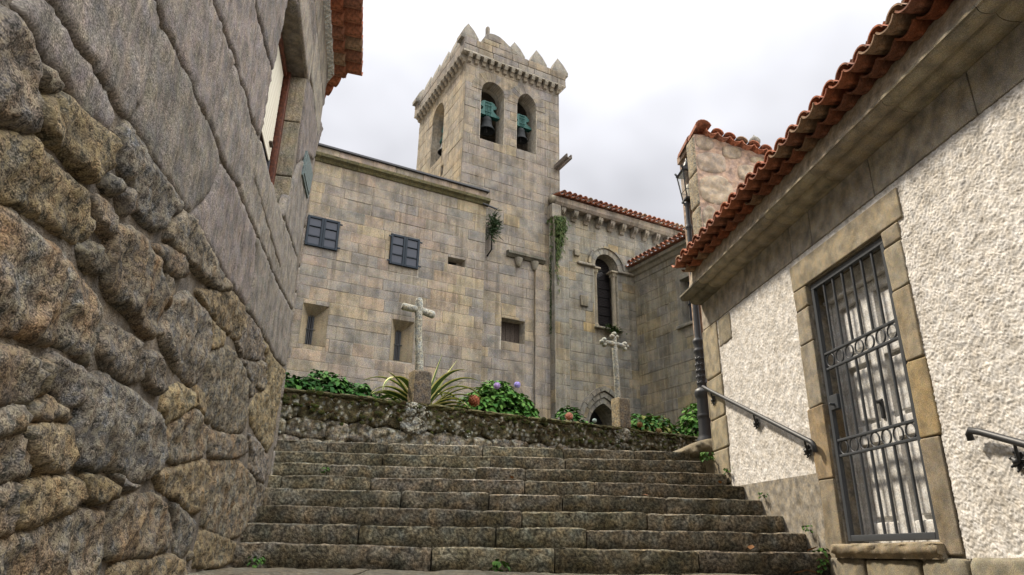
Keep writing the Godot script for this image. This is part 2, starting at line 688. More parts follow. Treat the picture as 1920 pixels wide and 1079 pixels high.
func _block(wall: Node3D, m: Material, o: Vector3, ex: Vector3, en: Vector3, a: float, b: float, t0: float, t1: float, gap: float, pal: int, proud: float, ch: float, called: String) -> void:
	var g := gap * 0.5
	part(called, block_mesh(o, ex, Vector3.UP, en, a + g, b - g, t0 + g, t1 - g, -0.01, proud + rng.randf_range(-0.006, 0.010), ch, tint(pal, (a + b) * 0.5, (t0 + t1) * 0.5), 0.006), m, wall)


# wedge stones round an arch
func voussoirs(wall: Node3D, m: Material, o: Vector3, ex: Vector3, en: Vector3, h: Dictionary, n: int, width: float, z0: float, proud: float, pal: int, called := "voussoir") -> void:
	var pts := []
	var nn := n * 2
	for k in nn + 1:
		var an := PI * k / nn
		var x: float = cos(an)
		var s: float = (h.s0 + h.s1) * 0.5 + (h.s1 - h.s0) * 0.5 * x
		pts.append(Vector2(s, arch_top(h, s)))
	var nr := []
	for k in nn + 1:
		var a: Vector2 = pts[maxi(k - 1, 0)]
		var b: Vector2 = pts[mini(k + 1, nn)]
		var d := (b - a).normalized()
		if k == 0 or k == nn:
			d = Vector2(0, 1 if k == 0 else -1)
		nr.append(Vector2(d.y, -d.x))
	for k in n:
		var poly := PackedVector2Array()
		var i0 := k * 2
		var outs := []
		for j in 3:
			var tt := 0.0
			if j == 0:
				tt = 0.03
			elif j == 2:
				tt = -0.03
			var p0: Vector2 = pts[i0 + j]
			var p1: Vector2 = pts[clampi(i0 + j + (1 if j == 0 else -1), 0, nn)]
			var pp := p0.lerp(p1, absf(tt) * 2.0)
			poly.append(pp)
			outs.append(pp + nr[i0 + j] * width)
		for j in 3:
			poly.append(outs[2 - j])
		var mb := MB.new()
		mb.prism(poly, o, ex, Vector3.UP, en, z0, proud + rng.randf_range(-0.004, 0.006), tint(pal, poly[0].x, poly[0].y))
		part(called, mb.mesh(), m, wall)


var coat := 0.0
var coat_low := 1.5
var coat_rise := 1.4
var coat_col := Color(0.05, 0.047, 0.018)
var coat_col2 := Color(0.07, 0.05, 0.025)


# an irregular stone: polygon outline, rounded and roughened face
func rubble(wall: Node3D, m: Material, o: Vector3, ex: Vector3, ey: Vector3, en: Vector3, poly: PackedVector2Array, bulge: float, rough: float, base: float, flat: float, col: Color, step: float, rust := 0.0, called := "stone") -> MeshInstance3D:
	var pl := poly
	for it in (1 if flat > 0.5 else 2):
		var nx := PackedVector2Array()
		var cut := 0.10 if flat > 0.9 else (0.16 if flat > 0.5 else 0.25)
		for i in pl.size():
			var a := pl[i]
			var b := pl[(i + 1) % pl.size()]
			nx.append(a.lerp(b, cut))
			nx.append(a.lerp(b, 1.0 - cut))
		pl = nx
	var per := 0.0
	for i in pl.size():
		per += pl[i].distance_to(pl[(i + 1) % pl.size()])
	var n := clampi(int(per / step), 14, 110)
	var ring := PackedVector2Array()
	var acc := 0.0
	var seg := 0
	var used := 0.0
	for k in n:
		var want := per * k / n
		while used + pl[seg].distance_to(pl[(seg + 1) % pl.size()]) < want and seg < pl.size() - 1:
			used += pl[seg].distance_to(pl[(seg + 1) % pl.size()])
			seg += 1
		var sl := maxf(pl[seg].distance_to(pl[(seg + 1) % pl.size()]), 1e-5)
		ring.append(pl[seg].lerp(pl[(seg + 1) % pl.size()], clampf((want - used) / sl, 0.0, 1.0)))
	# interior points on a jittered grid
	var lo := ring[0]
	var hi := ring[0]
	for w in ring:
		lo = Vector2(minf(lo.x, w.x), minf(lo.y, w.y))
		hi = Vector2(maxf(hi.x, w.x), maxf(hi.y, w.y))
	var pts := PackedVector2Array(ring)
	var gy := lo.y
	var odd := 0.0
	while gy < hi.y:
		var gx := lo.x + odd
		while gx < hi.x:
			var w := Vector2(gx + rng.randf_range(-0.2, 0.2) * step, gy + rng.randf_range(-0.2, 0.2) * step)
			if Geometry2D.is_point_in_polygon(w, ring):
				pts.append(w)
			gx += step
		gy += step * 0.87
		odd = step * 0.5 - odd
	var ds := PackedFloat32Array()
	ds.resize(pts.size())
	var deepest := 0.0
	for k in range(n, pts.size()):
		var d2 := 1e9
		var w := pts[k]
		for q in n:
			var a := ring[q]
			var e := ring[(q + 1) % n] - a
			var u := clampf((w - a).dot(e) / maxf(e.length_squared(), 1e-9), 0.0, 1.0)
			d2 = minf(d2, w.distance_squared_to(a + e * u))
		ds[k] = sqrt(d2)
		deepest = maxf(deepest, ds[k])
	var width := lerpf(maxf(deepest * 0.75, 0.01), 0.016, flat)
	var mb := MB.new()
	var tilt := Vector2(rng.randf_range(-1, 1), rng.randf_range(-1, 1)) * bulge * 0.5 * (1.0 - flat)
	var mid := (lo + hi) * 0.5
	for k in pts.size():
		var pt := pts[k]
		var e := clampf(1.0 - ds[k] / width, 0.0, 1.0)
		var pr := sqrt(maxf(1.0 - e * e, 0.0))
		var z := base + bulge * pr * (1.0 + tilt.dot(pt - mid) * 8.0)
		var n1 := nz.get_noise_2d(pt.x * 4.5 + 31.0, pt.y * 4.5)
		var n2 := nz.get_noise_2d(pt.x * 13.0, pt.y * 13.0)
		var n3 := nz.get_noise_2d(pt.x * 34.0 + 5.0, pt.y * 34.0)
		z += rough * (n1 * 1.6 + (absf(n2) * 1.6 - 0.36) + (0.2 - absf(n3) * 1.0) * 0.8) * (0.3 + 0.7 * pr)
		var f := 1.0 + 0.16 * n1 + 0.12 * n3
		var cc := Color(col.r * f, col.g * f, col.b * f)
		if rust > 0.0:
			var ru := clampf(nz.get_noise_2d(pt.x * 5.0 + 9.0, pt.y * 3.5) * 1.5 + 0.35, 0.0, 1.0) * rust
			cc = cc.lerp(Color(0.34 * f, 0.19 * f, 0.085 * f), ru)
		if coat > 0.0:
			var cm := smoothstep(-0.12, 0.22, nz.get_noise_2d(pt.x * 6.0 + 70.0, pt.y * 8.0) + 0.5 * n3 + (pt.y - coat_low) * coat_rise)
			cc = cc.lerp(coat_col.lerp(coat_col2, clampf(0.5 + n2, 0.0, 1.0)), cm * coat)
			var wl := smoothstep(0.30, 0.42, nz.get_noise_2d(pt.x * 16.0 + 7.0, pt.y * 16.0) + 0.25 * n3)
			cc = cc.lerp(Color(0.46, 0.45, 0.41), wl * 0.8)
		mb.p(o + ex * pt.x + ey * pt.y + en * z, cc)
	var tr := Geometry2D.triangulate_delaunay(pts)
	for k in range(0, tr.size(), 3):
		var a := pts[tr[k]]
		var b := pts[tr[k + 1]]
		var d := pts[tr[k + 2]]
		if tr[k] < n and tr[k + 1] < n and tr[k + 2] < n and not Geometry2D.is_point_in_polygon((a + b + d) / 3.0, ring):
			continue
		if (b - a).cross(d - a) > 0.0:
			mb.tri(tr[k], tr[k + 1], tr[k + 2])
		else:
			mb.tri(tr[k], tr[k + 2], tr[k + 1])
	var sk := mb.v.size()
	for k in n:
		mb.p(o + ex * ring[k].x + ey * ring[k].y - en * 0.05, mb.c[k])
	for k in n:
		var k2 := (k + 1) % n
		mb.q(sk + k, sk + k2, k2, k)
	return part(called, mb.mesh(), m, wall)


var mossy := 0.0


# a dressed stone with worn edges, its long axis cut into segments; used for steps, sills, kerbs
func worn_bar(p0: Vector3, p1: Vector3, back: Vector3, depth: float, height: float, col: Color, rough: float, rnd: float) -> ArrayMesh:
	var mb := MB.new()
	var n := maxi(4, int(p0.distance_to(p1) / 0.035))
	var prof := [Vector2(0.03, -height), Vector2(0.024, -height * 0.74), Vector2(0.0, -height * 0.64), Vector2(0.0, -height * 0.35), Vector2(0.0, -rnd), Vector2(rnd * 0.3, -rnd * 0.3), Vector2(rnd, 0.0), Vector2(depth * 0.5, 0.0), Vector2(depth, 0.0)]
	var np := prof.size()
	for i in n + 1:
		var f := float(i) / n
		var endr := 0.0
		if i == 0 or i == n:
			endr = rnd * 0.7
		for k in np:
			var pr: Vector2 = prof[k]
			var q := p0.lerp(p1, f) + Vector3(0, 0.010 * nz.get_noise_2d(p0.lerp(p1, f).x * 1.4, p0.y * 5.0), 0)
			var j := nz.get_noise_3d(q.x * 5.0 + k * 3.0, q.y * 20.0, q.z * 5.0) * rough
			var j2 := nz.get_noise_3d(q.x * 14.0, q.y * 20.0 + k * 7.0, q.z * 14.0) * rough * 0.6
			var j3 := nz.get_noise_3d(q.x * 36.0, q.y * 20.0 + pr.y * 36.0, q.z * 36.0) * rough * 0.35
			var d := pr.x + (j + j2 + j3 if k < 7 else 0.0) + (endr if k < 6 else 0.0)
			var h := pr.y + ((j * 0.5 + j2 * 0.5) if k > 3 else 0.0) - (endr if k > 3 and k < 8 else 0.0) * 0.5
			var fcol := 1.0 + 0.25 * nz.get_noise_3d(q.x * 3.0, q.y * 9.0 + k, q.z * 3.0)
			var cs := Color(col.r * fcol, col.g * fcol, col.b * fcol)
			var mo := smoothstep(-0.05, 0.35, nz.get_noise_3d(q.x * 1.7, q.y * 3.0 + 11.0, q.z) + 0.45 * nz.get_noise_3d(q.x * 9.0, pr.y * 30.0, q.y * 7.0) + (0.22 if k < 3 else 0.0) - (0.40 if k > 4 else 0.0))
			mb.p(q + back * d + Vector3(0, h, 0), cs.lerp(Color(0.058, 0.052, 0.022), mo * mossy))
	for i in n:
		for k in np - 1:
			mb.q(i * np + k, (i + 1) * np + k, (i + 1) * np + k + 1, i * np + k + 1)
	for e in [0, n]:
		var q := p0.lerp(p1, float(e) / n)
		var pts := [q + back * depth + Vector3(0, -height, 0)]
		for k in np:
			pts.append(mb.v[e * np + k])
		for k in range(1, pts.size() - 1):
			if e == 0:
				mb.face3(pts[0], pts[k + 1], pts[k], col)
			else:
				mb.face3(pts[0], pts[k], pts[k + 1], col)
	return mb.mesh()


func _ready() -> void:
	rng.seed = 7
	nz.seed = 3
	nz.frequency = 1.0
	nz.noise_type = FastNoiseLite.TYPE_SIMPLEX_SMOOTH
	nz.fractal_octaves = 2
	nlow.seed = 21
	nlow.frequency = 0.35
	nlow.fractal_octaves = 3
	ncell.seed = 5
	ncell.frequency = 1.0
	ncell.noise_type = FastNoiseLite.TYPE_CELLULAR
	ncell.cellular_return_type = FastNoiseLite.RETURN_DISTANCE
	FR = heading(AR)
	FC = heading(AC - PI / 2)
	FL = heading(AL)
	# camera
	var cam := Camera3D.new()
	cam.name = "camera"
	cam.fov = 45.075
	cam.near = 0.05
	cam.far = 600.0
	cam.transform = Transform3D(Basis(Vector3.RIGHT, deg_to_rad(21.0144)) * Basis(Vector3.BACK, deg_to_rad(0.9434)), Vector3(0, EYE, 0))
	add_child(cam)
	cam.current = true
	# sun from the left front, through thin cloud
	var to_sun := FR * Vector3(-0.5, 0.85, -0.45).normalized()
	var sun := DirectionalLight3D.new()
	sun.name = "sun"
	sun.light_energy = 1.0
	sun.light_color = Color(1.0, 0.95, 0.87)
	sun.light_angular_distance = 5.0
	sun.shadow_enabled = true
	add_child(sun)
	sun.look_at_from_position(Vector3.ZERO, -to_sun, Vector3.UP)
	# sky
	var env := Environment.new()
	env.background_mode = Environment.BG_SKY
	env.tonemap_mode = Environment.TONE_MAPPER_LINEAR
	env.tonemap_exposure = 1.9
	env.sdfgi_enabled = true
	env.ssao_enabled = true
	env.ssil_enabled = true
	var sky := Sky.new()
	var pano := PanoramaSkyMaterial.new()
	pano.panorama = cloudy_sky(to_sun)
	sky.sky_material = pano
	env.sky = sky
	env.background_energy_multiplier = 1.0
	var we := WorldEnvironment.new()
	we.name = "sky"
	we.environment = env
	add_child(we)
	make_materials()
	# the place, large things first
	setting()
	left_house()
	right_house()
	convent_wing()
	bell_tower()
	nave()
	transept()
	garden_wall()
	gable_wall()
	lamp_post()
	handrails()
	plaque()
	bells()
	crosses()
	plants()
	litter()


# bright overcast sky, whiter towards the veiled sun
func cloudy_sky(to_sun: Vector3) -> ImageTexture:
	var w := 512
	var h := 256
	var im := Image.create(w, h, false, Image.FORMAT_RGBF)
	var n := FastNoiseLite.new()
	n.seed = 9
	n.frequency = 1.4
	n.fractal_octaves = 5
	for y in h:
		var el := (0.5 - (y + 0.5) / h) * PI
		for x in w:
			var az := (x + 0.5) / w * TAU
			var d := Vector3(-sin(az) * cos(el), sin(el), -cos(az) * cos(el))
			d = Vector3(sin(az - PI) * cos(el), sin(el), -cos(az - PI) * cos(el))
			if el < 0.0:
				im.set_pixel(x, y, Color(0.22, 0.20, 0.17))
				continue
			var c := 0.5 * n.get_noise_3d(d.x * 1.6, d.y * 3.2, d.z * 1.6) + 0.25 * n.get_noise_3d(d.x * 5.0 + 4.0, d.y * 9.0, d.z * 5.0)
			var toward := acos(clampf(d.dot(to_sun), -1.0, 1.0))
			var glow := 3.0 * exp(-pow(toward / 0.46, 2.0)) + 0.60 * exp(-pow(toward / 0.80, 2.0))
			var l := 0.385 + 0.9 * smoothstep(0.5, 1.0, sin(el)) + glow + 0.26 * c
			var bl := clampf(1.0 - glow * 1.6, 0.0, 1.0)
			im.set_pixel(x, y, Color(l * (1.0 - 0.03 * bl), l * (1.0 - 0.02 * bl), l * (1.0 + 0.05 * bl)))
	return ImageTexture.create_from_image(im)


func smooth_ground(size_a: Vector2, size_b: Vector2, y: float, cells: int, col: Color, amp: float) -> ArrayMesh:
	var mb := MB.new()
	for j in cells + 1:
		for i in cells + 1:
			var x := lerpf(size_a.x, size_b.x, float(i) / cells)
			var z := lerpf(size_a.y, size_b.y, float(j) / cells)
			mb.p(Vector3(x, y + amp * nz.get_noise_2d(x * 0.8, z * 0.8), z), col)
	for j in cells:
		for i in cells:
			var a := j * (cells + 1) + i
			mb.q(a, a + cells + 1, a + cells + 2, a + 1)
	return mb.mesh()


func setting() -> void:
	var I := Basis()
	var g := structure("ground", I, Vector3(0, -EYE, 0))
	part("ground_sheet", smooth_ground(Vector2(-250, -300), Vector2(250, 200), -EYE, 20, lin(0.16, 0.14, 0.11), 0.0), M.soil, g)
	# garden terrace between the low wall and the church
	var gb := structure("garden_bank", FC, Vector3(4, -EYE, -15))
	var mb := MB.new()
	var prof := [Vector2(-9.3, 1.70), Vector2(-11.0, 1.85), Vector2(-15.0, 2.1), Vector2(-32.0, 2.4)]
	for k in prof.size() - 1:
		var a: Vector2 = prof[k]
		var b: Vector2 = prof[k + 1]
		mb.quad(Vector3(-14, a.y, a.x), Vector3(40, a.y, a.x), Vector3(40, b.y, b.x), Vector3(-14, b.y, b.x), lin(0.08, 0.075, 0.04))
	mb.quad(Vector3(-14, -EYE, -9.3), Vector3(40, -EYE, -9.3), Vector3(40, 1.70, -9.3), Vector3(-14, 1.70, -9.3), lin(0.08, 0.07, 0.05))
	part("earth", mb.mesh(), M.soil, gb)
	# paved landing at the head of the stairs
	var ld := structure("landing", FR, Vector3(1, 1.0, -10))
	mb = MB.new()
	mb.box(Vector3(-9, 0.3, -17), Vector3(9, 1.22, -9.05), lin(0.20, 0.18, 0.14))
	part("paving", mb.mesh(), M.step_stone, ld)
	mossy = 0.55
	# the stairs: front edge (a), height at the left and right wall, joints across
	var st := structure("stairs", FR, Vector3(1, -EYE, -5))
	var rows := [
		[8.733, 1.236, 1.255, -4.0, 3.36, [-1.21, -0.5, 0.68, 1.7, 2.62]], [8.356, 1.062, 1.096, -4.0, 3.40, [-0.51, 0.75, 1.65]],
		[7.902, 0.875, 0.903, -3.5, 3.46, [-1.07, 0.55, 1.1]], [7.495, 0.714, 0.734, -3.0, 3.49, [-1.46, -0.56, 1.04, 1.79]],
		[7.11, 0.552, 0.560, -1.75, 3.49, [-0.23, 0.63, 1.37, 2.44]], [6.72, 0.371, 0.385, -1.75, 3.49, [0.91, 2.11]],
		[6.32, 0.204, 0.218, -1.7, 3.49, [-0.54, 0.63, 1.43]], [5.98, 0.046, 0.042, -1.7, 3.49, [0.08, 1.08, 2.3]],
	]
	var prev_a := 9.2
	for r in rows:
		_step_row(st, r[0], prev_a + 0.06, r[1], r[2], r[3], r[4], r[5], 0.21)
		prev_a = r[0]
	# the landing in front of the gate, then more steps down
	_step_row(st, 4.2, 5.99, -0.135, -0.14, -1.6, 3.45, [-0.4, 0.9, 2.1], 0.2)
	prev_a = 4.2
	for k in 8:
		var a := 4.2 - 0.39 * (k + 1)
		var y := -0.14 - 0.18 * (k + 1)
		_step_row(st, a, prev_a + 0.06, y, y, -1.5, 3.45, [rng.randf_range(-0.8, 0.3), rng.randf_range(0.9, 1.4), rng.randf_range(1.9, 2.5)], 0.22)
		prev_a = a
	mossy = 0.0
	# the rough mass beneath
	mb = MB.new()
	var w0 := -4.0
	mb.prism(PackedVector2Array([Vector2(-1.1, -EYE), Vector2(-9.3, -EYE), Vector2(-9.3, 1.0), Vector2(-8.75, 1.0), Vector2(-6.1, -0.2), Vector2(-4.25, -0.36), Vector2(-1.1, -1.72)]), Vector3.ZERO, Vector3(0, 0, 1), Vector3.UP, Vector3(-1, 0, 0), -3.6, 1.4, lin(0.12, 0.11, 0.09))
	part("footing", mb.mesh(), M.step_stone, st)


func _step_row(st: Node3D, a: float, a_back: float, yl: float, yr: float, b0: float, b1: float, joints: Array, h: float) -> void:
	var edges := [b0]
	edges.append_array(joints)
	edges.append(b1)
	for i in edges.size() - 1:
		var e0: float = edges[i]
		var e1: float = edges[i + 1]
		if e1 - e0 < 0.1:
			continue
		var y0 := lerpf(yl, yr, clampf((e0 + 1.6) / 5.1, 0.0, 1.0)) + rng.randf_range(-0.008, 0.008)
		var y1 := lerpf(yl, yr, clampf((e1 + 1.6) / 5.1, 0.0, 1.0)) + rng.randf_range(-0.008, 0.008)
		var da := rng.randf_range(-0.015, 0.015)
		var col := vary(lin(0.25, 0.215, 0.155), 0.2)
		part("slab", worn_bar(Vector3(e0 + 0.006, y0, -a + da), Vector3(e1 - 0.006, y1, -a + da + rng.randf_range(-0.01, 0.01)), Vector3(0, 0, -1), a_back - a, h, col, 0.017, 0.018), M.step_stone, st)


# a curved roof tile, hollow side up (channel) or down (cover); its tip is at z = 0 and it runs back to z = -len
func tile_mesh(r0: float, r1: float, ln: float, cover: bool, n := 8, half := PI / 2) -> ArrayMesh:
	var mb := MB.new()
	var th := 0.013
	var col := Color(1, 1, 1)
	for sh in 2:
		var base := mb.v.size()
		for e in 2:
			var rr := (r0 if e == 0 else r1) - (th if sh == 1 else 0.0)
			for k in n + 1:
				var an := 1.5 * PI - half + 2.0 * half * k / n
				var y := sin(an) * rr
				mb.p(Vector3(cos(an) * rr, -y if cover else y, 0.0 if e == 0 else -ln), col)
		for k in n:
			var a := base + k
			var b := base + n + 1 + k
			if (sh == 0) != cover:
				mb.q(a, b, b + 1, a + 1)
			else:
				mb.q(a, a + 1, b + 1, b)
	for k in n:
		var a := mb.v[k]
		var b := mb.v[k + 1]
		var d := mb.v[2 * (n + 1) + k + 1]
		var e := mb.v[2 * (n + 1) + k]
		if cover:
			mb.quad(a, e, d, b, col)
		else:
			mb.quad(a, b, d, e, col)
	return mb.mesh()


var tile_mats: Array = []


func tile_mat() -> Material:
	if tile_mats.is_empty():
		for c in [lin(0.48, 0.17, 0.085), lin(0.42, 0.14, 0.07), lin(0.46, 0.18, 0.10), lin(0.38, 0.15, 0.085), lin(0.42, 0.27, 0.17), lin(0.36, 0.16, 0.10)]:
			var m: StandardMaterial3D = M.terracotta.duplicate()
			m.albedo_color = Color(c.r * 1.25, c.g * 1.25, c.b * 1.25).linear_to_srgb()
			m.vertex_color_use_as_albedo = false
			tile_mats.append(m)
	return tile_mats[rng.randi_range(0, 5)]


# ------------------------------------------------------------------ the church, in its own frame: x along the front, y up from eye height, z towards the stairs
const X := Vector3(1, 0, 0)
const Y := Vector3(0, 1, 0)
const Z := Vector3(0, 0, 1)


func moulding(poly: PackedVector2Array, o: Vector3, run: Vector3, out: Vector3, l0: float, l1: float, col: Color) -> ArrayMesh:
	# polygon in (out, up), extruded along run
	var mb := MB.new()
	mb.prism(poly, o, out, Y, run, l0, l1, col)
	return mb.mesh()


func pane_window(parent: Node3D, u0: float, y0: float, w: float, h: float, z: float) -> void:
	# dark blue two-leaf window shut flush with the wall, three panes a leaf
	var win := part("window", MB.new_box(Vector3(u0, y0, z - 0.02), Vector3(u0 + w, y0 + h, z + 0.004)), M.dark_room, parent)
	var f := MB.new()
	var t := 0.075
	var zc := z + 0.03
	for s in 2:
		var a := u0 + s * w * 0.5
		var b := a + w * 0.5
		for bx in [[a, y0, a + t, y0 + h], [b - t, y0, b, y0 + h], [a + t, y0, b - t, y0 + t], [a + t, y0 + h - t, b - t, y0 + h]]:
			f.cbox(Transform3D(Basis(), Vector3((bx[0] + bx[2]) * 0.5, (bx[1] + bx[3]) * 0.5, zc)), Vector3(bx[2] - bx[0] - 0.004, bx[3] - bx[1], 0.05), 0.006)
		for k in [1, 2]:
			var yy: float = y0 + h * k / 3.0
			f.cbox(Transform3D(Basis(), Vector3((a + b) * 0.5, yy, zc)), Vector3(w * 0.5 - 2 * t, 0.03, 0.04), 0.004)
		for k in 3:
			var y1 := y0 + t + (h - 2 * t) * k / 3.0
			part("pane", MB.new_box(Vector3(a + t, y1 + 0.01, z + 0.012), Vector3(b - t, y1 + (h - 2 * t) / 3.0 - 0.01, z + 0.018)), M.dark_glass, win)
	part("frame", f.mesh(), M.slate_paint, win)
	var hg := MB.new()
	for x in [u0 - 0.04, u0 + w + 0.04]:
		for yy in [y0 + 0.1, y0 + h - 0.1]:
			hg.cbox(Transform3D(Basis(), Vector3(x, yy, z + 0.045)), Vector3(0.09, 0.05, 0.03), 0.006)
	part("hinge", hg.mesh(), M.slate_paint, win)


func slit_window(parent: Node3D, h: Dictionary, z: float) -> void:
	# splayed loophole narrowing to a barred pane
	var win := part("window", MB.new_box(Vector3(h.s0 + 0.28, h.t0 + 0.12, z - 0.43), Vector3(h.s0 + 0.46, h.t1 - 0.26, z - 0.42)), M.lattice_glass, parent)
	var mb := MB.new()
	var i0: float = h.s0 + 0.28
	var i1: float = h.s0 + 0.46
	var j0: float = h.t0 + 0.12
	var j1: float = h.t1 - 0.26
	var zi := z - 0.41
	var c := lin(0.46, 0.38, 0.26)
	var zf := z + 0.015
	mb.quad(Vector3(h.s0, h.t0, zf), Vector3(i0, j0, zi), Vector3(i0, j1, zi), Vector3(h.s0, h.t1, zf), c)
	mb.quad(Vector3(i1, j0, zi), Vector3(h.s1, h.t0, zf), Vector3(h.s1, h.t1, zf), Vector3(i1, j1, zi), c)
	mb.quad(Vector3(i0, j1, zi), Vector3(i1, j1, zi), Vector3(h.s1, h.t1, zf), Vector3(h.s0, h.t1, zf), c)
	mb.quad(Vector3(h.s0, h.t0, zf), Vector3(h.s1, h.t0, zf), Vector3(i1, j0, zi), Vector3(i0, j0, zi), c)
	part("splay", mb.mesh(), M.church_stone, win)
	var bars := MB.new()
	for k in 2:
		var x := lerpf(i0, i1, 0.33 + 0.34 * k)
		bars.tube([Vector3(x, j0 - 0.08, zi + 0.06), Vector3(x, j1 + 0.1, zi + 0.06)], 0.012, 6)
	bars.tube([Vector3(i0 - 0.16, lerpf(j0, j1, 0.52), zi + 0.07), Vector3(i1 + 0.16, lerpf(j0, j1, 0.52), zi + 0.07)], 0.013, 6)
	for bx in [[i0, j0, i0 + 0.025, j1], [i1 - 0.025, j0, i1, j1]]:
		bars.cbox(Transform3D(Basis(), Vector3((bx[0] + bx[2]) * 0.5, (bx[1] + bx[3]) * 0.5, zi + 0.02)), Vector3(0.025, j1 - j0, 0.04), 0.004)
	part("grille", bars.mesh(), M.iron, win)


func convent_wing() -> void:
	var t := thing("convent_wing", "plain granite wing with flat parapet and dark blue windows left of bell tower", "building", FC, Vector3(4, 1.2, -20))
	var o := Vector3(0, 0, -20)
	var slits := [{"s0": 3.84, "s1": 4.62, "t0": 5.62, "t1": 6.86, "d": 0.45, "grow": 0.0}, {"s0": 6.62, "s1": 7.36, "t0": 5.52, "t1": 6.84, "d": 0.45, "grow": 0.0}, {"s0": 8.40, "s1": 9.05, "t0": 9.11, "t1": 9.37, "d": 0.4}]
	var mb := MB.new()
	wall_face(mb, o, X, Y, Z, -4.0, 9.78, -EYE, 11.72, slits, lin(0.44, 0.39, 0.31))
	mb.box(Vector3(-4, 11.72, -20.30), Vector3(9.75, 12.2, -20.0), lin(0.4, 0.36, 0.29))
	mb.box(Vector3(-4, -EYE, -29), Vector3(8.87, 12.0, -20.5), lin(0.4, 0.36, 0.29))
	mb.box(Vector3(9.76, -EYE, -20.34), Vector3(9.78, 12.2, -20.0), lin(0.4, 0.36, 0.29))
	var wall := part("front_wall", mb.mesh(), M.church_joint, t)
	var wins := [[3.64, 8.70, 1.0, 1.0], [6.34, 8.66, 1.0, 1.06]]
	var holes := slits.duplicate()
	for w in wins:
		holes.append({"s0": w[0], "s1": w[0] + w[2], "t0": w[1], "t1": w[1] + w[3]})
	ashlar(wall, M.church_stone, o, X, Z, 1.3, 9.78, 2.3, 11.72, 0.365, 0.80, holes, 0, 0.009, 0.008)
	# returned edge where the wing stands proud of the tower
	for k in 24:
		part("quoin", block_mesh(Vector3(9.78, 0, 0), Vector3(0, 0, -1), Y, X, 20.01, 20.34, 2.4 + k * 0.385, 2.4 + k * 0.385 + 0.375, -0.02, 0.012, 0.012, tint(0, 9.8, k * 0.4), 0.003), M.church_stone, wall)
	for w in wins:
		pane_window(t, w[0], w[1], w[2], w[3], -19.97)
	for k in 2:
		slit_window(t, slits[k], -20.0)
	# deep vent
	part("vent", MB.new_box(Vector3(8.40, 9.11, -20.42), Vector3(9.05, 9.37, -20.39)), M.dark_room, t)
	# mossy string course, parapet, flashing
	var u := -4.0
	while u < 9.7:
		var ln := minf(rng.randf_range(1.0, 1.5), 9.86 - u)
		part("string_course", moulding(PackedVector2Array([Vector2(-0.05, 11.66), Vector2(0.05, 11.66), Vector2(0.10, 11.74), Vector2(0.19, 11.80), Vector2(0.20, 11.90), Vector2(0.03, 11.95), Vector2(-0.05, 11.95)]), o, X, Z, u + 0.005, u + ln - 0.005, vary(lin(0.17, 0.15, 0.085), 0.2)), M.garden_stone, t)
		u += ln
	ashlar(wall, M.church_stone, o, X, Z, -1.0, 9.78, 11.96, 12.22, 0.27, 1.0, [], 0, 0.02)
	part("flashing", MB.new_box(Vector3(-4, 12.22, -20.25), Vector3(9.86, 12.28, -19.90)), M.lead, t)
	# iron spout at the corner of the string course
	var sp := MB.new()
	sp.tube([Vector3(9.6, 11.68, -19.9), Vector3(10.15, 11.58, -19.86)], 0.035, 8)
	part("spout", sp.mesh(), M.lead, t)
	# small drain stone low on the wall
	var dr := MB.new()
	dr.tube([Vector3(5.92, 4.02, -20.05), Vector3(5.95, 3.98, -19.78)], [0.10, 0.085], 8, lin(0.2, 0.18, 0.14))
	part("drain_stone", dr.mesh(), M.garden_stone, t)


func pinnacle_mesh(w: float, d: float, h: float, tip: float, col: Color) -> ArrayMesh:
	var mb := MB.new()
	var a := w * 0.5
	var b := d * 0.5
	var y1 := h - tip
	mb.box(Vector3(-a, 0, -b), Vector3(a, y1, b), col)
	var m := [Vector3(-a, y1 - 0.02, b), Vector3(a, y1 - 0.02, b), Vector3(a, y1 - 0.02, -b), Vector3(-a, y1 - 0.02, -b)]
	for k in 4:
		var p: Vector3 = m[k]
		var q: Vector3 = m[(k + 1) % 4]
		var pt := Vector3(p.x * 0.57, y1 + tip * 0.5, p.z * 0.57)
		var qt := Vector3(q.x * 0.57, y1 + tip * 0.5, q.z * 0.57)
		mb.quad(p, q, qt, pt, col)
		mb.face3(pt, qt, Vector3(0, h, 0), col)
	return mb.mesh()


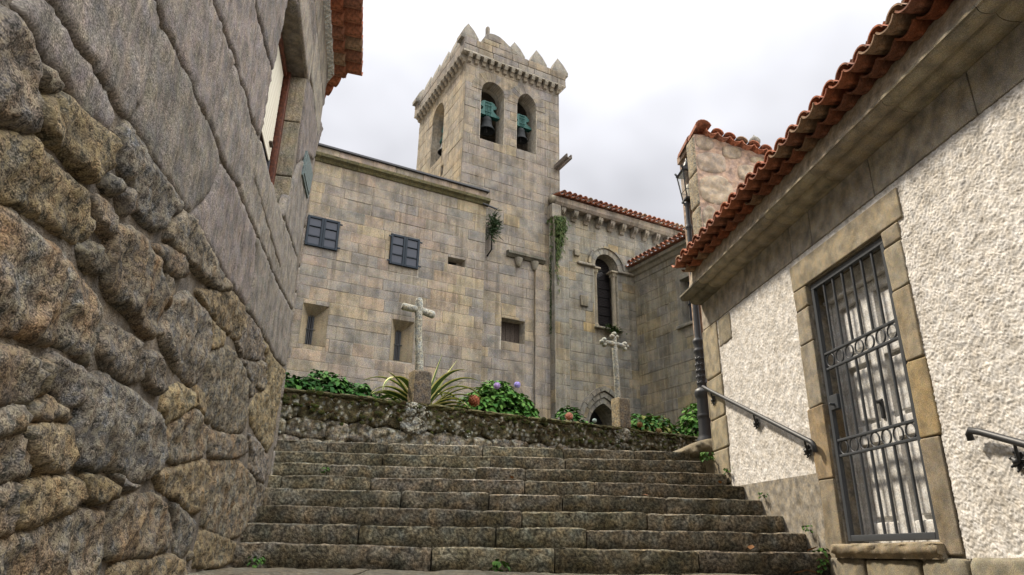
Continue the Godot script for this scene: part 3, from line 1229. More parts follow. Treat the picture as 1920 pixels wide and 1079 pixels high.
func bell_tower() -> void:
	var t := thing("bell_tower", "square granite bell tower with arched belfry openings and pointed battlements", "tower", FC, Vector3(11, 1.2, -22.7))
	var u0 := 8.88
	var u1 := 13.16
	var zf := -20.35
	var zb := -25.2
	var top := 18.2
	var o := Vector3(0, 0, zf)
	var jc := lin(0.46, 0.41, 0.33)
	var arches := [{"s0": 9.58, "s1": 10.60, "t0": 14.66, "t1": 17.38, "spring": 16.85, "d": 0.7, "grow": 0.02}, {"s0": 11.18, "s1": 12.06, "t0": 14.72, "t1": 17.42, "spring": 16.78, "pointed": 0.4, "d": 0.7, "grow": 0.02}]
	var vent := {"s0": 10.68, "s1": 11.62, "t0": 6.86, "t1": 7.70, "d": 0.42}
	var holes := arches.duplicate()
	holes.append(vent)
	var mb := MB.new()
	wall_face(mb, o, X, Y, Z, u0, u1, -EYE, top, holes, jc)
	var fw := part("front_wall", mb.mesh(), M.church_joint, t)
	# part of the front hidden by the wing needs no blocks
	var skip := holes.duplicate()
	skip.append({"s0": 0.0, "s1": 9.76, "t0": 0.0, "t1": 12.0})
	skip.append({"s0": 11.98, "s1": 14.0, "t0": 0.0, "t1": 10.0})
	ashlar(fw, M.church_stone, o, X, Z, u0, u1, 2.4, top, 0.40, 0.74, skip, 1, 0.009, 0.008)
	for h in arches:
		voussoirs(fw, M.church_stone, o, X, Z, h, 11, 0.42, -0.5, 0.024, 1)
	# left side
	var so := Vector3(u0, 0, 0)
	var sx := Vector3(0, 0, 1)
	var sn := Vector3(-1, 0, 0)
	var sa := {"s0": -23.57, "s1": -22.34, "t0": 14.75, "t1": 17.52, "spring": 16.9, "d": 0.7, "grow": 0.02}
	var niche := {"s0": -22.32, "s1": -22.06, "t0": 13.75, "t1": 14.22, "d": 0.3}
	mb = MB.new()
	wall_face(mb, so, sx, Y, sn, zb, zf, -EYE, top, [sa, niche], jc)
	var sw := part("side_wall", mb.mesh(), M.church_joint, t)
	ashlar(sw, M.church_stone, so, sx, sn, zb, zf, 12.1, top, 0.40, 0.74, [sa, niche], 2, 0.009, 0.008)
	voussoirs(sw, M.church_stone, so, sx, sn, sa, 11, 0.40, -0.5, 0.024, 2)
	part("niche_back", MB.new_box(Vector3(u0 + 0.28, 13.7, -22.4), Vector3(u0 + 0.30, 14.3, -22.0)), M.church_joint, t)
	# the other two sides, belfry chamber, floor and vault
	mb = MB.new()
	mb.quad(Vector3(u1, -EYE, zf), Vector3(u1, -EYE, zb), Vector3(u1, top, zb), Vector3(u1, top, zf), jc)
	mb.quad(Vector3(u1, -EYE, zb), Vector3(u0, -EYE, zb), Vector3(u0, top, zb), Vector3(u1, top, zb), jc)
	mb.quad(Vector3(u0, top, zf), Vector3(u1, top, zf), Vector3(u1, top, zb), Vector3(u0, top, zb), jc)
	part("rear_wall", mb.mesh(), M.church_joint, t)
	mb = MB.new()
	var c0 := Vector3(u0 + 0.7, 14.3, zb + 0.7)
	var c1 := Vector3(u1 - 0.7, 17.9, zf - 0.7)
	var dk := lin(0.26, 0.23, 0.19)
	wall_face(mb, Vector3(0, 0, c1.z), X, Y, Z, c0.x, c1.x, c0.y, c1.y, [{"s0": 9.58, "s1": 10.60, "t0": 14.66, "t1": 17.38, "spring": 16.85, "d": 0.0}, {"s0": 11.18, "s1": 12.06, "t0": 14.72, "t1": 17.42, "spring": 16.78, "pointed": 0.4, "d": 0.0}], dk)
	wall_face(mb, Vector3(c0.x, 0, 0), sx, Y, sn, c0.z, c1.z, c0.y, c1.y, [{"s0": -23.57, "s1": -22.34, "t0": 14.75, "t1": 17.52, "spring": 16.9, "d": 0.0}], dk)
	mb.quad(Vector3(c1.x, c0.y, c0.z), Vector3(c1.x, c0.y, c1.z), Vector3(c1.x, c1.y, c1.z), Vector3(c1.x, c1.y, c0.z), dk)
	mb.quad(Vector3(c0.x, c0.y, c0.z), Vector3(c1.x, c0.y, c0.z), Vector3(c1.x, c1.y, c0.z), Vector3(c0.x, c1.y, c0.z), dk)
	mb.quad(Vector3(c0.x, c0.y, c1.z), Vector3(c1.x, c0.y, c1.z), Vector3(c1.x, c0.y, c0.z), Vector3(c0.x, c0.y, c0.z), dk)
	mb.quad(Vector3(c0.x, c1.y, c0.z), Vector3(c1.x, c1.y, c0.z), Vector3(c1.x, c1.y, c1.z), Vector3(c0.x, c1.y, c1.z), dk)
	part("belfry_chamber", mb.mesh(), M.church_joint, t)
	# shuttered vent low in the front
	var vw := part("vent", MB.new_box(Vector3(vent.s0, vent.t0, zf - 0.45), Vector3(vent.s1, vent.t1, zf - 0.41)), M.grey_wood, t)
	for k in 5:
		part("board", MB.new_box(Vector3(vent.s0 + 0.19 * k, vent.t0, zf - 0.41), Vector3(vent.s0 + 0.19 * k + 0.175, vent.t1, zf - 0.385)), M.grey_wood, vw)
	# corbel table
	var cm := MB.new()
	cm.prism(PackedVector2Array([Vector2(0, 0), Vector2(0.10, 0.02), Vector2(0.14, 0.13), Vector2(0.20, 0.15), Vector2(0.24, 0.27), Vector2(0.24, 0.36), Vector2(0, 0.36)]), Vector3.ZERO, Z, Y, -X, -0.075, 0.075, lin(0.33, 0.29, 0.23))
	var cmesh := cm.mesh()
	for k in 14:
		var uu := lerpf(u0 + 0.10, u1 - 0.10, k / 13.0)
		part("corbel", cmesh, M.church_stone, t, Transform3D(Basis(), Vector3(uu, 17.92, zf)))
	for k in 15:
		var zz := lerpf(zf - 0.10, zb + 0.10, k / 14.0)
		part("corbel", cmesh, M.church_stone, t, Transform3D(Basis(Y, -PI / 2), Vector3(u0, 17.92, zz)))
	# parapet band
	mb = MB.new()
	var e := 0.22
	mb.box(Vector3(u0 - e, 18.27, zb - e), Vector3(u1 + e, 18.34, zf + e), jc)
	for bx in [[u0 - e + 0.03, zf + e - 0.4, u1 + e - 0.03, zf + e - 0.03], [u0 - e + 0.03, zb - e + 0.03, u0 - e + 0.4, zf + e - 0.401], [u1 + e - 0.4, zb - e + 0.03, u1 + e - 0.03, zf + e - 0.401], [u0 - e + 0.401, zb - e + 0.03, u1 + e - 0.401, zb - e + 0.4]]:
		mb.box(Vector3(bx[0], 18.341, bx[1]), Vector3(bx[2], 18.93, bx[3]), jc)
	var pw := part("parapet", mb.mesh(), M.church_joint, t)
	ashlar(pw, M.church_stone, Vector3(0, 0, zf + e - 0.03), X, Z, u0 - e, u1 + e, 18.29, 18.95, 0.34, 0.8, [], 1, 0.03, 0.025)
	ashlar(pw, M.church_stone, Vector3(u0 - e + 0.03, 0, 0), sx, sn, zb - e, zf + e, 18.29, 18.95, 0.34, 0.8, [], 1, 0.03, 0.025)
	# pointed battlements
	var pm := pinnacle_mesh(0.76, 0.44, 0.96, 0.78, lin(0.31, 0.28, 0.235))
	for k in 5:
		var uu := lerpf(u0 - e + 0.25, u1 + e - 0.25, k / 4.0)
		if k != 1:
			part("battlement", pm, M.church_stone, t, Transform3D(Basis().scaled(Vector3(1, rng.randf_range(0.94, 1.06), 1)), Vector3(uu, 18.88, zf + e - 0.24)))
		part("battlement", pm, M.church_stone, t, Transform3D(Basis().scaled(Vector3(1, rng.randf_range(0.94, 1.06), 1)), Vector3(uu, 18.88, zb - e + 0.24)))
	for k in range(1, 5):
		var zz := lerpf(zf + e - 0.24, zb - e + 0.24, k / 5.0)
		part("battlement", pm, M.church_stone, t, Transform3D(Basis(Y, PI / 2), Vector3(u0 - e + 0.24, 18.88, zz)))
		part("battlement", pm, M.church_stone, t, Transform3D(Basis(Y, PI / 2), Vector3(u1 + e - 0.24, 18.88, zz)))
	# the front parapet rises in a lopsided rounded gable with a stub of a finial
	var gable := PackedVector2Array([Vector2(9.36, 18.5), Vector2(11.5, 18.5), Vector2(11.24, 18.98), Vector2(10.92, 19.17), Vector2(10.62, 19.32), Vector2(10.42, 19.46), Vector2(10.22, 19.56), Vector2(10.0, 19.59), Vector2(9.82, 19.56), Vector2(9.63, 19.46), Vector2(9.38, 18.95)])
	mb = MB.new()
	mb.prism(gable, Vector3(0, 0, zf + e - 0.03), X, Y, Z, -0.55, 0.0, lin(0.34, 0.30, 0.245))
	var gp := part("gable", mb.mesh(), M.church_stone, t)
	for k in [[9.52, 10.2, 18.97, 19.2], [10.22, 10.75, 18.97, 19.18], [9.68, 10.3, 19.22, 19.45], [10.77, 11.05, 18.97, 19.05]]:
		part("stone", block_mesh(Vector3(0, 0, zf + e - 0.03), X, Y, Z, k[0], k[1], k[2], k[3], -0.02, 0.02, 0.02, tint(1, k[0], k[2]), 0.012), M.church_stone, gp)
	mb = MB.new()
	mb.lathe([[0.10, 19.4], [0.095, 19.7], [0.10, 19.88], [0.07, 19.98], [0.0, 20.03]], 8, Vector3(9.76, 0, zf + e - 0.22), lin(0.30, 0.27, 0.23))
	part("finial", mb.mesh(), M.church_stone, t)
	# stone spout on the right flank
	mb = MB.new()
	var xf := Transform3D(Basis(X, -0.06) * Basis(Y, -PI / 2), Vector3(13.03, 14.42, -19.93))
	for sgn in [-1.0, 1.0]:
		mb.cbox(xf * Transform3D(Basis(), Vector3(0, 0.02, sgn * 0.10)), Vector3(1.0, 0.20, 0.07), 0.02, lin(0.26, 0.22, 0.19))
	mb.cbox(xf * Transform3D(Basis(), Vector3(0, -0.06, 0)), Vector3(0.98, 0.07, 0.13), 0.01, lin(0.24, 0.2, 0.17))
	part("spout", mb.mesh(), M.church_stone, t)
	# remnant of an old cornice on the lower front, two small corbels
	part("old_cornice", moulding(PackedVector2Array([Vector2(-0.02, 10.06), Vector2(0.08, 10.06), Vector2(0.16, 10.14), Vector2(0.20, 10.16), Vector2(0.20, 10.26), Vector2(-0.02, 10.30)]), o, X, Z, 10.82, 12.4, lin(0.22, 0.20, 0.16)), M.church_stone, t)
	for uu in [11.3, 11.98]:
		var cb := MB.new()
		cb.lathe([[0.01, 9.72], [0.09, 9.76], [0.11, 9.86], [0.15, 9.98], [0.16, 10.06]], 10, Vector3(uu, 0, zf + 0.06), lin(0.33, 0.3, 0.24))
		part("old_corbel", cb.mesh(), M.church_stone, t)
	# pilaster strip beside the buttress
	mb = MB.new()
	mb.box(Vector3(12.0, -EYE, zf - 0.1), Vector3(12.62, 9.98, zf + 0.12), jc)
	var ps := part("pilaster", mb.mesh(), M.church_joint, t)
	ashlar(ps, M.church_stone, Vector3(0, 0, zf + 0.12), X, Z, 12.0, 12.62, 2.4, 9.98, 0.42, 0.62, [], 1, 0.009, 0.008)
	ashlar(ps, M.church_stone, Vector3(12.0, 0, 0), sx, sn, zf, zf + 0.12, 2.4, 9.98, 0.42, 0.3, [], 1, 0.009, 0.008)


func church_tiles(t: Node3D, eave: Vector3, run: Vector3, out: Vector3, n: int, pitch: float, slope: float) -> void:
	# two rows of curved tiles along an eave: channels and covers
	var ch := tile_mesh(0.105, 0.10, 0.5, false)
	var cv := tile_mesh(0.10, 0.085, 0.5, true)
	var b := Basis(Y.cross(out), Y, out) * Basis(X, slope)
	for k in n:
		var at := eave + run * (pitch * (k + 0.5))
		part("tile", ch, tile_mat(), t, Transform3D(b, at))
		part("tile", cv, tile_mat(), t, Transform3D(b, at + run * pitch * 0.5 + Vector3(0, 0.035, 0)))


func ribbed_roof(p: Vector3, run: Vector3, up: Vector3, n: int, pitch: float) -> ArrayMesh:
	# a tiled slope as one corrugated sheet
	var mb := MB.new()
	var nrm := run.cross(up).normalized()
	if nrm.y < 0.0:
		nrm = -nrm
	var base := 0
	for k in n * 6 + 1:
		var h := 0.045 * cos(TAU * k / 6.0)
		var at := p + run * (pitch * k / 6.0) + nrm * h
		mb.p(at, Color(1, 1, 1))
		mb.p(at + up, Color(1, 1, 1))
	for k in n * 6:
		base = k * 2
		mb.q(base, base + 2, base + 3, base + 1)
	return mb.mesh()


func nave() -> void:
	var t := thing("church_nave", "granite nave with tall arched window, corbelled tiled eave and pointed doorway", "church", FC, Vector3(16, 1.2, -22))
	var zf := -20.35
	var o := Vector3(0, 0, zf)
	var jc := lin(0.44, 0.40, 0.32)
	var win := {"s0": 14.70, "s1": 15.80, "t0": 8.06, "t1": 11.10, "spring": 10.55, "d": 0.42, "grow": 0.02}
	var door := {"s0": 14.25, "s1": 15.62, "t0": 1.6, "t1": 5.15, "spring": 4.15, "pointed": 0.8, "d": 0.9, "grow": 0.02}
	var mb := MB.new()
	wall_face(mb, o, X, Y, Z, 13.16, 20.2, -EYE, 12.6, [win, door], jc)
	mb.box(Vector3(13.18, -EYE, -30.0), Vector3(20.2, 12.6, zf - 1.0), jc)
	var wall := part("front_wall", mb.mesh(), M.church_joint, t)
	ashlar(wall, M.church_stone, o, X, Z, 13.16, 16.75, 2.4, 12.6, 0.40, 0.72, [win, door], 3, 0.009, 0.008)
	ashlar(wall, M.church_stone, o, X, Z, 16.76, 20.2, 11.0, 12.6, 0.40, 0.72, [], 3, 0.009, 0.008)
	# buttress
	mb = MB.new()
	mb.box(Vector3(12.63, -EYE, zf - 0.1), Vector3(13.24, 11.9, zf + 0.42), jc)
	mb.prism(PackedVector2Array([Vector2(zf, 11.9), Vector2(zf + 0.42, 11.9), Vector2(zf, 12.2)]), Vector3.ZERO, Z, Y, -X, -13.24, -12.63, lin(0.2, 0.2, 0.13))
	var bt := part("buttress", mb.mesh(), M.church_joint, t)
	ashlar(bt, M.church_stone, Vector3(0, 0, zf + 0.42), X, Z, 12.63, 13.24, 2.4, 11.9, 0.44, 0.62, [], 3, 0.009, 0.008)
	ashlar(bt, M.church_stone, Vector3(12.63, 0, 0), Z, -X, zf + 0.12, zf + 0.42, 2.4, 11.9, 0.44, 0.4, [], 3, 0.009, 0.008)
	# cornice, its rolled end and the modillions under it
	var u := 12.72
	while u < 20.3:
		var ln := minf(rng.randf_range(1.1, 1.6), 20.4 - u)
		part("cornice", moulding(PackedVector2Array([Vector2(-0.05, 12.56), Vector2(0.34, 12.56), Vector2(0.42, 12.66), Vector2(0.44, 12.86), Vector2(-0.05, 12.90)]), o, X, Z, u, u + ln - 0.008, vary(lin(0.36, 0.30, 0.24), 0.1)), M.church_stone, t)
		u += ln
	mb = MB.new()
	mb.tube([Vector3(12.55, 12.78, zf + 0.25), Vector3(12.95, 12.78, zf + 0.25)], 0.17, 12, lin(0.4, 0.35, 0.27))
	part("rolled_end", mb.mesh(), M.church_stone, t)
	part("end_block", block_mesh(Vector3(12.55, 0, zf + 0.33), X, Y, Z, 0.0, 0.42, 11.95, 12.54, -0.3, 0.06, 0.03, lin(0.35, 0.31, 0.25), 0.01), M.church_stone, t)
	for k in 12:
		var uu := 13.15 + 0.585 * k
		mb = MB.new()
		mb.prism(PackedVector2Array([Vector2(-0.02, 12.16), Vector2(0.08, 12.18), Vector2(0.13, 12.28), Vector2(0.20, 12.30), Vector2(0.30, 12.42), Vector2(0.31, 12.555), Vector2(-0.02, 12.555)]), Vector3(0, 0, zf), Z, Y, -X, -uu - 0.10, -uu + 0.10, vary(lin(0.36, 0.31, 0.25), 0.12))
		mb.cbox(Transform3D(Basis(), Vector3(uu, 12.40, zf + 0.22)), Vector3(0.10, 0.20, 0.22), 0.04, vary(lin(0.34, 0.3, 0.24), 0.12))
		part("modillion", mb.mesh(), M.church_stone, t)
	church_tiles(t, Vector3(12.75, 12.98, zf + 0.60), X, Z, 31, 0.245, 0.25)
	part("roof", ribbed_roof(Vector3(12.75, 12.97, zf + 0.56), X, Vector3(0, 1.35, -5.2), 31, 0.245), M.terracotta, t)
	# arched window: two orders, columns, imposts, leaded light
	var wn := part("window", MB.new_box(Vector3(14.80, 8.0, zf - 0.44), Vector3(15.72, 11.12, zf - 0.40)), M.lattice_glass, t)
	voussoirs(wall, M.church_stone, o, X, Z, win, 9, 0.24, -0.1, 0.085, 3, "arch_stone")
	var outer := {"s0": win.s0 - 0.24, "s1": win.s1 + 0.24, "t0": 8.06, "t1": win.t1 + 0.24, "spring": 10.55}
	voussoirs(wall, M.church_stone, o, X, Z, outer, 9, 0.09, -0.05, 0.14, 3, "hood_stone")
	for s in [0, 1]:
		var cx: float = 14.80 if s == 0 else 15.70
		var cb := MB.new()
		cb.lathe([[0.14, 8.06], [0.14, 8.14], [0.11, 8.2], [0.095, 8.24], [0.09, 10.12], [0.11, 10.14], [0.10, 10.2], [0.13, 10.3], [0.18, 10.42]], 12, Vector3(cx, 0, zf - 0.13), lin(0.42, 0.36, 0.26))
		cb.cbox(Transform3D(Basis(), Vector3(cx, 10.46, zf - 0.13)), Vector3(0.40, 0.09, 0.40), 0.02, lin(0.42, 0.36, 0.27))
		for k in 6:
			var an := TAU * k / 6.0
			cb.cbox(Transform3D(Basis(Y, an), Vector3(cx + cos(an) * 0.13, 10.34, zf - 0.13 - sin(an) * 0.13)), Vector3(0.06, 0.14, 0.07), 0.02, lin(0.42, 0.36, 0.27))
		part("column", cb.mesh(), M.church_stone, wn)
		var ib := MB.new()
		ib.cbox(Transform3D(Basis(), Vector3(14.30 if s == 0 else 16.20, 10.49, zf + 0.04)), Vector3(0.80, 0.12, 0.18), 0.03, lin(0.36, 0.32, 0.26))
		part("impost", ib.mesh(), M.church_stone, wn)
	var lb := MB.new()
	for k in 7:
		lb.cbox(Transform3D(Basis(), Vector3(15.25, 8.35 + 0.37 * k, zf - 0.385)), Vector3(0.9, 0.022, 0.02), 0.0, lin(0.10, 0.08, 0.07))
	for k in 26:
		for d in [-1.0, 1.0]:
			var y0 := 8.1 + 0.115 * k
			lb.tube([Vector3(15.25 - d * 0.42, y0 - 0.2, zf - 0.393), Vector3(15.25 + d * 0.42, y0 + 0.2, zf - 0.393)], 0.005, 3, lin(0.05, 0.045, 0.04), false)
	part("leading", lb.mesh(), M.lead, wn)
	mb = MB.new()
	mb.cbox(Transform3D(Basis(), Vector3(15.25, 8.01, zf - 0.05)), Vector3(1.25, 0.09, 0.42), 0.02, lin(0.36, 0.32, 0.25))
	part("sill", mb.mesh(), M.church_stone, wn)
	# pointed doorway: three receding orders
	for k in 3:
		var g: float = [0.0, 0.17, 0.34][k]
		var hd := {"s0": door.s0 - g, "s1": door.s1 + g, "t0": 1.6, "t1": door.t1 + g * 1.35, "spring": 4.15, "pointed": 0.8}
		voussoirs(wall, M.church_stone, o, X, Z, hd, 9, 0.165, -0.3, [0.02, 0.08, 0.15][k], 3, "doorway_stone")
		mb = MB.new()
		for x in [door.s0 - g - 0.085, door.s1 + g + 0.085]:
			mb.tube([Vector3(x, 1.8, zf + [0.0, 0.05, 0.1][k]), Vector3(x, 4.15, zf + [0.0, 0.05, 0.1][k])], 0.075, 10, lin(0.36, 0.32, 0.26))
		part("door_shaft", mb.mesh(), M.church_stone, t)
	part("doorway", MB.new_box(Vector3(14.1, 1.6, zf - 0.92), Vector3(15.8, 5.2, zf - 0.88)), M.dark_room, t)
	# odd stones that stand out of the wall
	for k in [[14.0, 8.75, 0.34, 0.42], [13.75, 10.75, 0.24, 0.26], [15.55, 5.4, 0.22, 0.34], [16.1, 7.5, 0.2, 0.12]]:
		part("put_stone", block_mesh(o, X, Y, Z, k[0], k[0] + k[2], k[1], k[1] + k[3], -0.02, 0.10, 0.02, lin(0.36, 0.31, 0.23), 0.008), M.church_stone, wall)


func transept() -> void:
	var t := thing("church_transept", "lower granite transept with moulded cornice and tiled eave beside the white house", "church", FC, Vector3(18, 1.2, -17))
	var u0 := 16.66
	var o := Vector3(u0, 0, 0)
	var jc := lin(0.44, 0.39, 0.30)
	var win := {"s0": -17.72, "s1": -16.75, "t0": 7.72, "t1": 9.42, "d": 0.35, "grow": 0.0}
	var mb := MB.new()
	wall_face(mb, o, Z, Y, -X, -20.35, -13.5, -EYE, 10.45, [win], jc)
	mb.box(Vector3(u0 + 0.4, -EYE, -20.34), Vector3(u0 + 6.0, 10.45, -13.6), jc)
	mb.quad(Vector3(u0, -EYE, -13.5), Vector3(u0 + 6, -EYE, -13.5), Vector3(u0 + 6, 10.45, -13.5), Vector3(u0, 10.45, -13.5), jc)
	var wall := part("side_wall", mb.mesh(), M.church_joint, t)
	ashlar(wall, M.church_stone, o, Z, -X, -20.33, -15.2, 2.4, 10.2, 0.40, 0.78, [win], 4, 0.009, 0.008)
	# window surround
	var wn := part("window", MB.new_box(Vector3(u0 + 0.33, 7.7, -17.8), Vector3(u0 + 0.36, 9.45, -16.7)), M.dark_glass, t)
	for bx in [[-17.94, 7.72, -17.72, 9.64], [-16.75, 7.72, -16.53, 9.64], [-17.72, 9.42, -16.75, 9.64]]:
		part("surround", block_mesh(o, Z, Y, -X, bx[0], bx[2], bx[1], bx[3], -0.3, 0.055, 0.012, lin(0.36, 0.33, 0.27), 0.003), M.church_stone, wn)
	part("sill", block_mesh(o, Z, Y, -X, -18.02, -16.45, 7.60, 7.715, -0.3, 0.12, 0.02, lin(0.36, 0.33, 0.27), 0.004), M.church_stone, wn)
	mb = MB.new()
	for zz in [-17.25]:
		mb.box(Vector3(u0 + 0.28, 7.72, zz - 0.04), Vector3(u0 + 0.33, 9.42, zz + 0.04))
	mb.box(Vector3(u0 + 0.28, 8.5, -17.72), Vector3(u0 + 0.33, 8.56, -16.75))
	part("frame", mb.mesh(), M.slate_paint, wn)
	var z := -20.34
	while z < -13.6:
		var ln := minf(rng.randf_range(1.1, 1.6), -13.4 - z)
		part("cornice", moulding(PackedVector2Array([Vector2(-0.05, 10.20), Vector2(0.03, 10.20), Vector2(0.035, 10.42), Vector2(0.10, 10.46), Vector2(0.16, 10.58), Vector2(0.26, 10.62), Vector2(0.28, 10.74), Vector2(-0.05, 10.80)]), o, Z, -X, z, z + ln - 0.006, vary(lin(0.37, 0.33, 0.26), 0.08)), M.church_stone, t)
		z += ln
	church_tiles(t, Vector3(u0 - 0.44, 10.87, -20.33), Z, -X, 28, 0.245, 0.25)
	part("roof", ribbed_roof(Vector3(u0 - 0.40, 10.86, -20.33), Z, Vector3(3.6, 1.25, 0), 28, 0.245), M.terracotta, t)


# ------------------------------------------------------------------ the rubble house on the left; stone outlines in centimetres along the wall and above eye height
var left_wall: Node3D
var left_polys: Array = []


func _poly(a: Array) -> PackedVector2Array:
	var p := PackedVector2Array()
	for i in range(0, a.size(), 2):
		p.append(Vector2(a[i] * 0.01, a[i + 1] * 0.01))
	left_polys.append(p)
	return p


func _slab(w: Node3D, a: Array) -> void:
	var p := _poly(a)
	var sh := Geometry2D.offset_polygon(p, 0.004)
	if sh.is_empty():
		return
	var c := vary(lin(0.27, 0.235, 0.208), 0.14)
	rubble(w, M.granite_slab, Vector3(LD, 0, 0), -Z, Y, X, sh[0], 0.022, 0.005, 0.004, 1.0, c, 0.036)


func _rub(w: Node3D, a: Array) -> void:
	var p := _poly(a)
	var r := rng.randf()
	var c := lin(0.265, 0.228, 0.19)
	if r < 0.3:
		c = lin(0.31, 0.245, 0.165)
	elif r < 0.5:
		c = lin(0.27, 0.24, 0.21)
	var rust := 0.55 if a.size() > 38 and r < 0.45 else (0.35 if r > 0.65 else 0.0)
	var gr := Geometry2D.offset_polygon(p, 0.017)
	var far := 0.0
	for v in p:
		far += v.x / p.size()
	rubble(w, M.rubble_stone, Vector3(LD, 0, 0), -Z, Y, X, gr[0], rng.randf_range(0.030, 0.048) if far < 4.0 else 0.028, 0.015, 0.001, 0.68 if far < 4.0 else 0.82, vary(c, 0.14), 0.024, rust)


func left_house() -> void:
	var t := thing("rubble_house", "tall house of rough rubble and big granite slabs along the left of the stairs", "house", FL, Vector3(LD - 2, -EYE, -4))
	var o := Vector3(LD, 0, 0)
	var win := {"s0": 4.62, "s1": 6.2, "t0": 2.74, "t1": 4.53, "d": 0.55}
	var jc := lin(0.21, 0.18, 0.145)
	var mb := MB.new()
	# wall plane a little behind the stones, rough; the window is left open
	wall_face(mb, o + X * 0.004, -Z, Y, X, -3.0, 7.70, -EYE, 5.85, [win], jc)
	var c1 := Vector3(LD, 0, -7.70)
	var c2 := Vector3(LD - 2.4, 0, -12.5)
	var c3 := Vector3(LD - 8.0, 0, -12.5)
	var c4 := Vector3(LD - 8.0, 0, 3.0)
	var c5 := Vector3(LD, 0, 3.0)
	var lo := Vector3(0, -EYE, 0)
	var hi := Vector3(0, 5.85, 0)
	for s in [[c1, c2], [c2, c3], [c3, c4], [c4, c5]]:
		mb.quad(s[0] + lo, s[1] + lo, s[1] + hi, s[0] + hi, jc)
	# back of the room behind the window
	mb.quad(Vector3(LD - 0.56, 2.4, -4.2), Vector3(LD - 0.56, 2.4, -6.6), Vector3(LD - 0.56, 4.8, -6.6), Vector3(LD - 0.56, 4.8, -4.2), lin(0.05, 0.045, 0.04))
	left_wall = part("front_wall", mb.mesh(), M.rubble_joint, t)
	left_stones(left_wall)
	# far corner stones and end wall blocks, lintel over the window
	var y := -0.9
	var dir := (c2 - c1).normalized()
	var en := dir.cross(Y)
	if en.z > 0.0:
		en = -en
	while y < 5.75:
		var h := minf(rng.randf_range(0.3, 0.55), 5.85 - y)
		var s := 0.0
		while s < 2.4:
			var ln := rng.randf_range(0.5, 1.0)
			part("end_stone", block_mesh(c1, -dir, Y, -dir.cross(Y), -s - ln + 0.01, -s - 0.01, y, y + h - 0.015, -0.03, 0.04, 0.03, vary(lin(0.29, 0.25, 0.21), 0.15), 0.012), M.granite_slab, left_wall)
			s += ln
		y += h
	for bl in [[4.2, 6.35, 4.54, 5.02], [6.36, 7.72, 4.75, 5.30], [2.3, 4.19, 4.62, 5.2], [3.5, 5.4, 5.04, 5.84], [5.42, 7.70, 5.32, 5.84]]:
		part("lintel", block_mesh(o, -Z, Y, X, bl[0] + 0.01, bl[1] - 0.01, bl[2], bl[3], -0.2, 0.035, 0.03, vary(lin(0.33, 0.29, 0.24), 0.1), 0.01), M.granite_slab, left_wall)
	part("sill", block_mesh(o, -Z, Y, X, 4.50, 6.25, 2.42, 2.735, -0.5, 0.04, 0.03, lin(0.30, 0.265, 0.225), 0.01), M.granite_slab, left_wall)
	# far jamb of the window: three dressed stones lining the reveal
	for k in [[2.75, 3.36], [3.37, 3.98], [3.99, 4.52]]:
		part("jamb", block_mesh(Vector3(0, 0, -6.19), X, Y, Z, LD - 0.34, LD + 0.02, k[0], k[1], -0.03, 0.012, 0.012, vary(lin(0.30, 0.255, 0.19), 0.15), 0.006), M.granite_slab, left_wall)
	# window: brown frame, cream roller shutter half down, dark inside
	var wx := LD - 0.20
	var wn := part("window", MB.new_box(Vector3(wx - 0.06, 2.74, -6.18), Vector3(wx - 0.05, 4.52, -4.62)), M.dark_glass, t)
	var f := MB.new()
	for bx in [[-6.185, 2.745, -6.115, 4.525], [-4.70, 2.745, -4.625, 4.525]]:
		f.cbox(Transform3D(Basis(), Vector3(wx + 0.03, (bx[1] + bx[3]) * 0.5, (bx[0] + bx[2]) * 0.5)), Vector3(0.085, bx[3] - bx[1], bx[2] - bx[0]), 0.008)
	for yy in [2.785, 4.485]:
		f.cbox(Transform3D(Basis(), Vector3(wx, yy, -5.4)), Vector3(0.088, 0.075, 1.39), 0.008)
	for zz in [-5.45, -5.95]:
		f.cbox(Transform3D(Basis(), Vector3(wx - 0.03, 3.10, zz)), Vector3(0.04, 0.6, 0.07), 0.006)
	part("frame", f.mesh(), M.brown_wood, wn)
	var mt := MB.new()
	mt.cbox(Transform3D(Basis(), Vector3(wx + 0.01, 3.1, -6.055)), Vector3(0.03, 0.7, 0.02), 0.003)
	part("shutter_rail", mt.mesh(), M.lead, wn)
	for k in 19:
		var sl := MB.new()
		sl.cbox(Transform3D(Basis(), Vector3(wx + 0.01, 3.46 + 0.053 * k, -5.40)), Vector3(0.014, 0.050, 1.34), 0.005)
		part("shutter_slat", sl.mesh(), M.cream_plastic, wn)
	var pull := MB.new()
	pull.cbox(Transform3D(Basis(), Vector3(wx + 0.03, 3.56, -5.95)), Vector3(0.03, 0.02, 0.10), 0.004)
	part("shutter_pull", pull.mesh(), M.grey_wood, wn)
	# roof: underlay, slab and projecting tiles, turning the far corner
	mb = MB.new()
	var e1 := Vector3(LD + 0.10, 5.86, 3.2)
	var e2 := Vector3(LD + 0.10, 5.86, -7.86)
	var e3 := Vector3(LD - 2.3, 5.86, -12.7)
	var rdg := Vector3(LD - 4.0, 7.3, -9.0)
	var rdg2 := Vector3(LD - 4.0, 7.3, 3.2)
	var far_ := Vector3(LD - 8.2, 5.86, -12.7)
	var far2 := Vector3(LD - 8.2, 5.86, 3.2)
	var up := Vector3(0, 0.16, 0)
	mb.quad(e1 + up, e2 + up, rdg, rdg2)
	mb.face3(e2 + up, e3 + up, rdg)
	mb.face3(e3 + up, far_ + up, rdg)
	mb.quad(rdg2, rdg, far_ + up, far2 + up)
	mb.quad(e2, e1, far2, e3)
	mb.face3(e3, far2, far_)
	mb.quad(e1, e2, e2 + up, e1 + up)
	mb.quad(e2, e3, e3 + up, e2 + up)
	part("roof", mb.mesh(), M.terracotta, t)
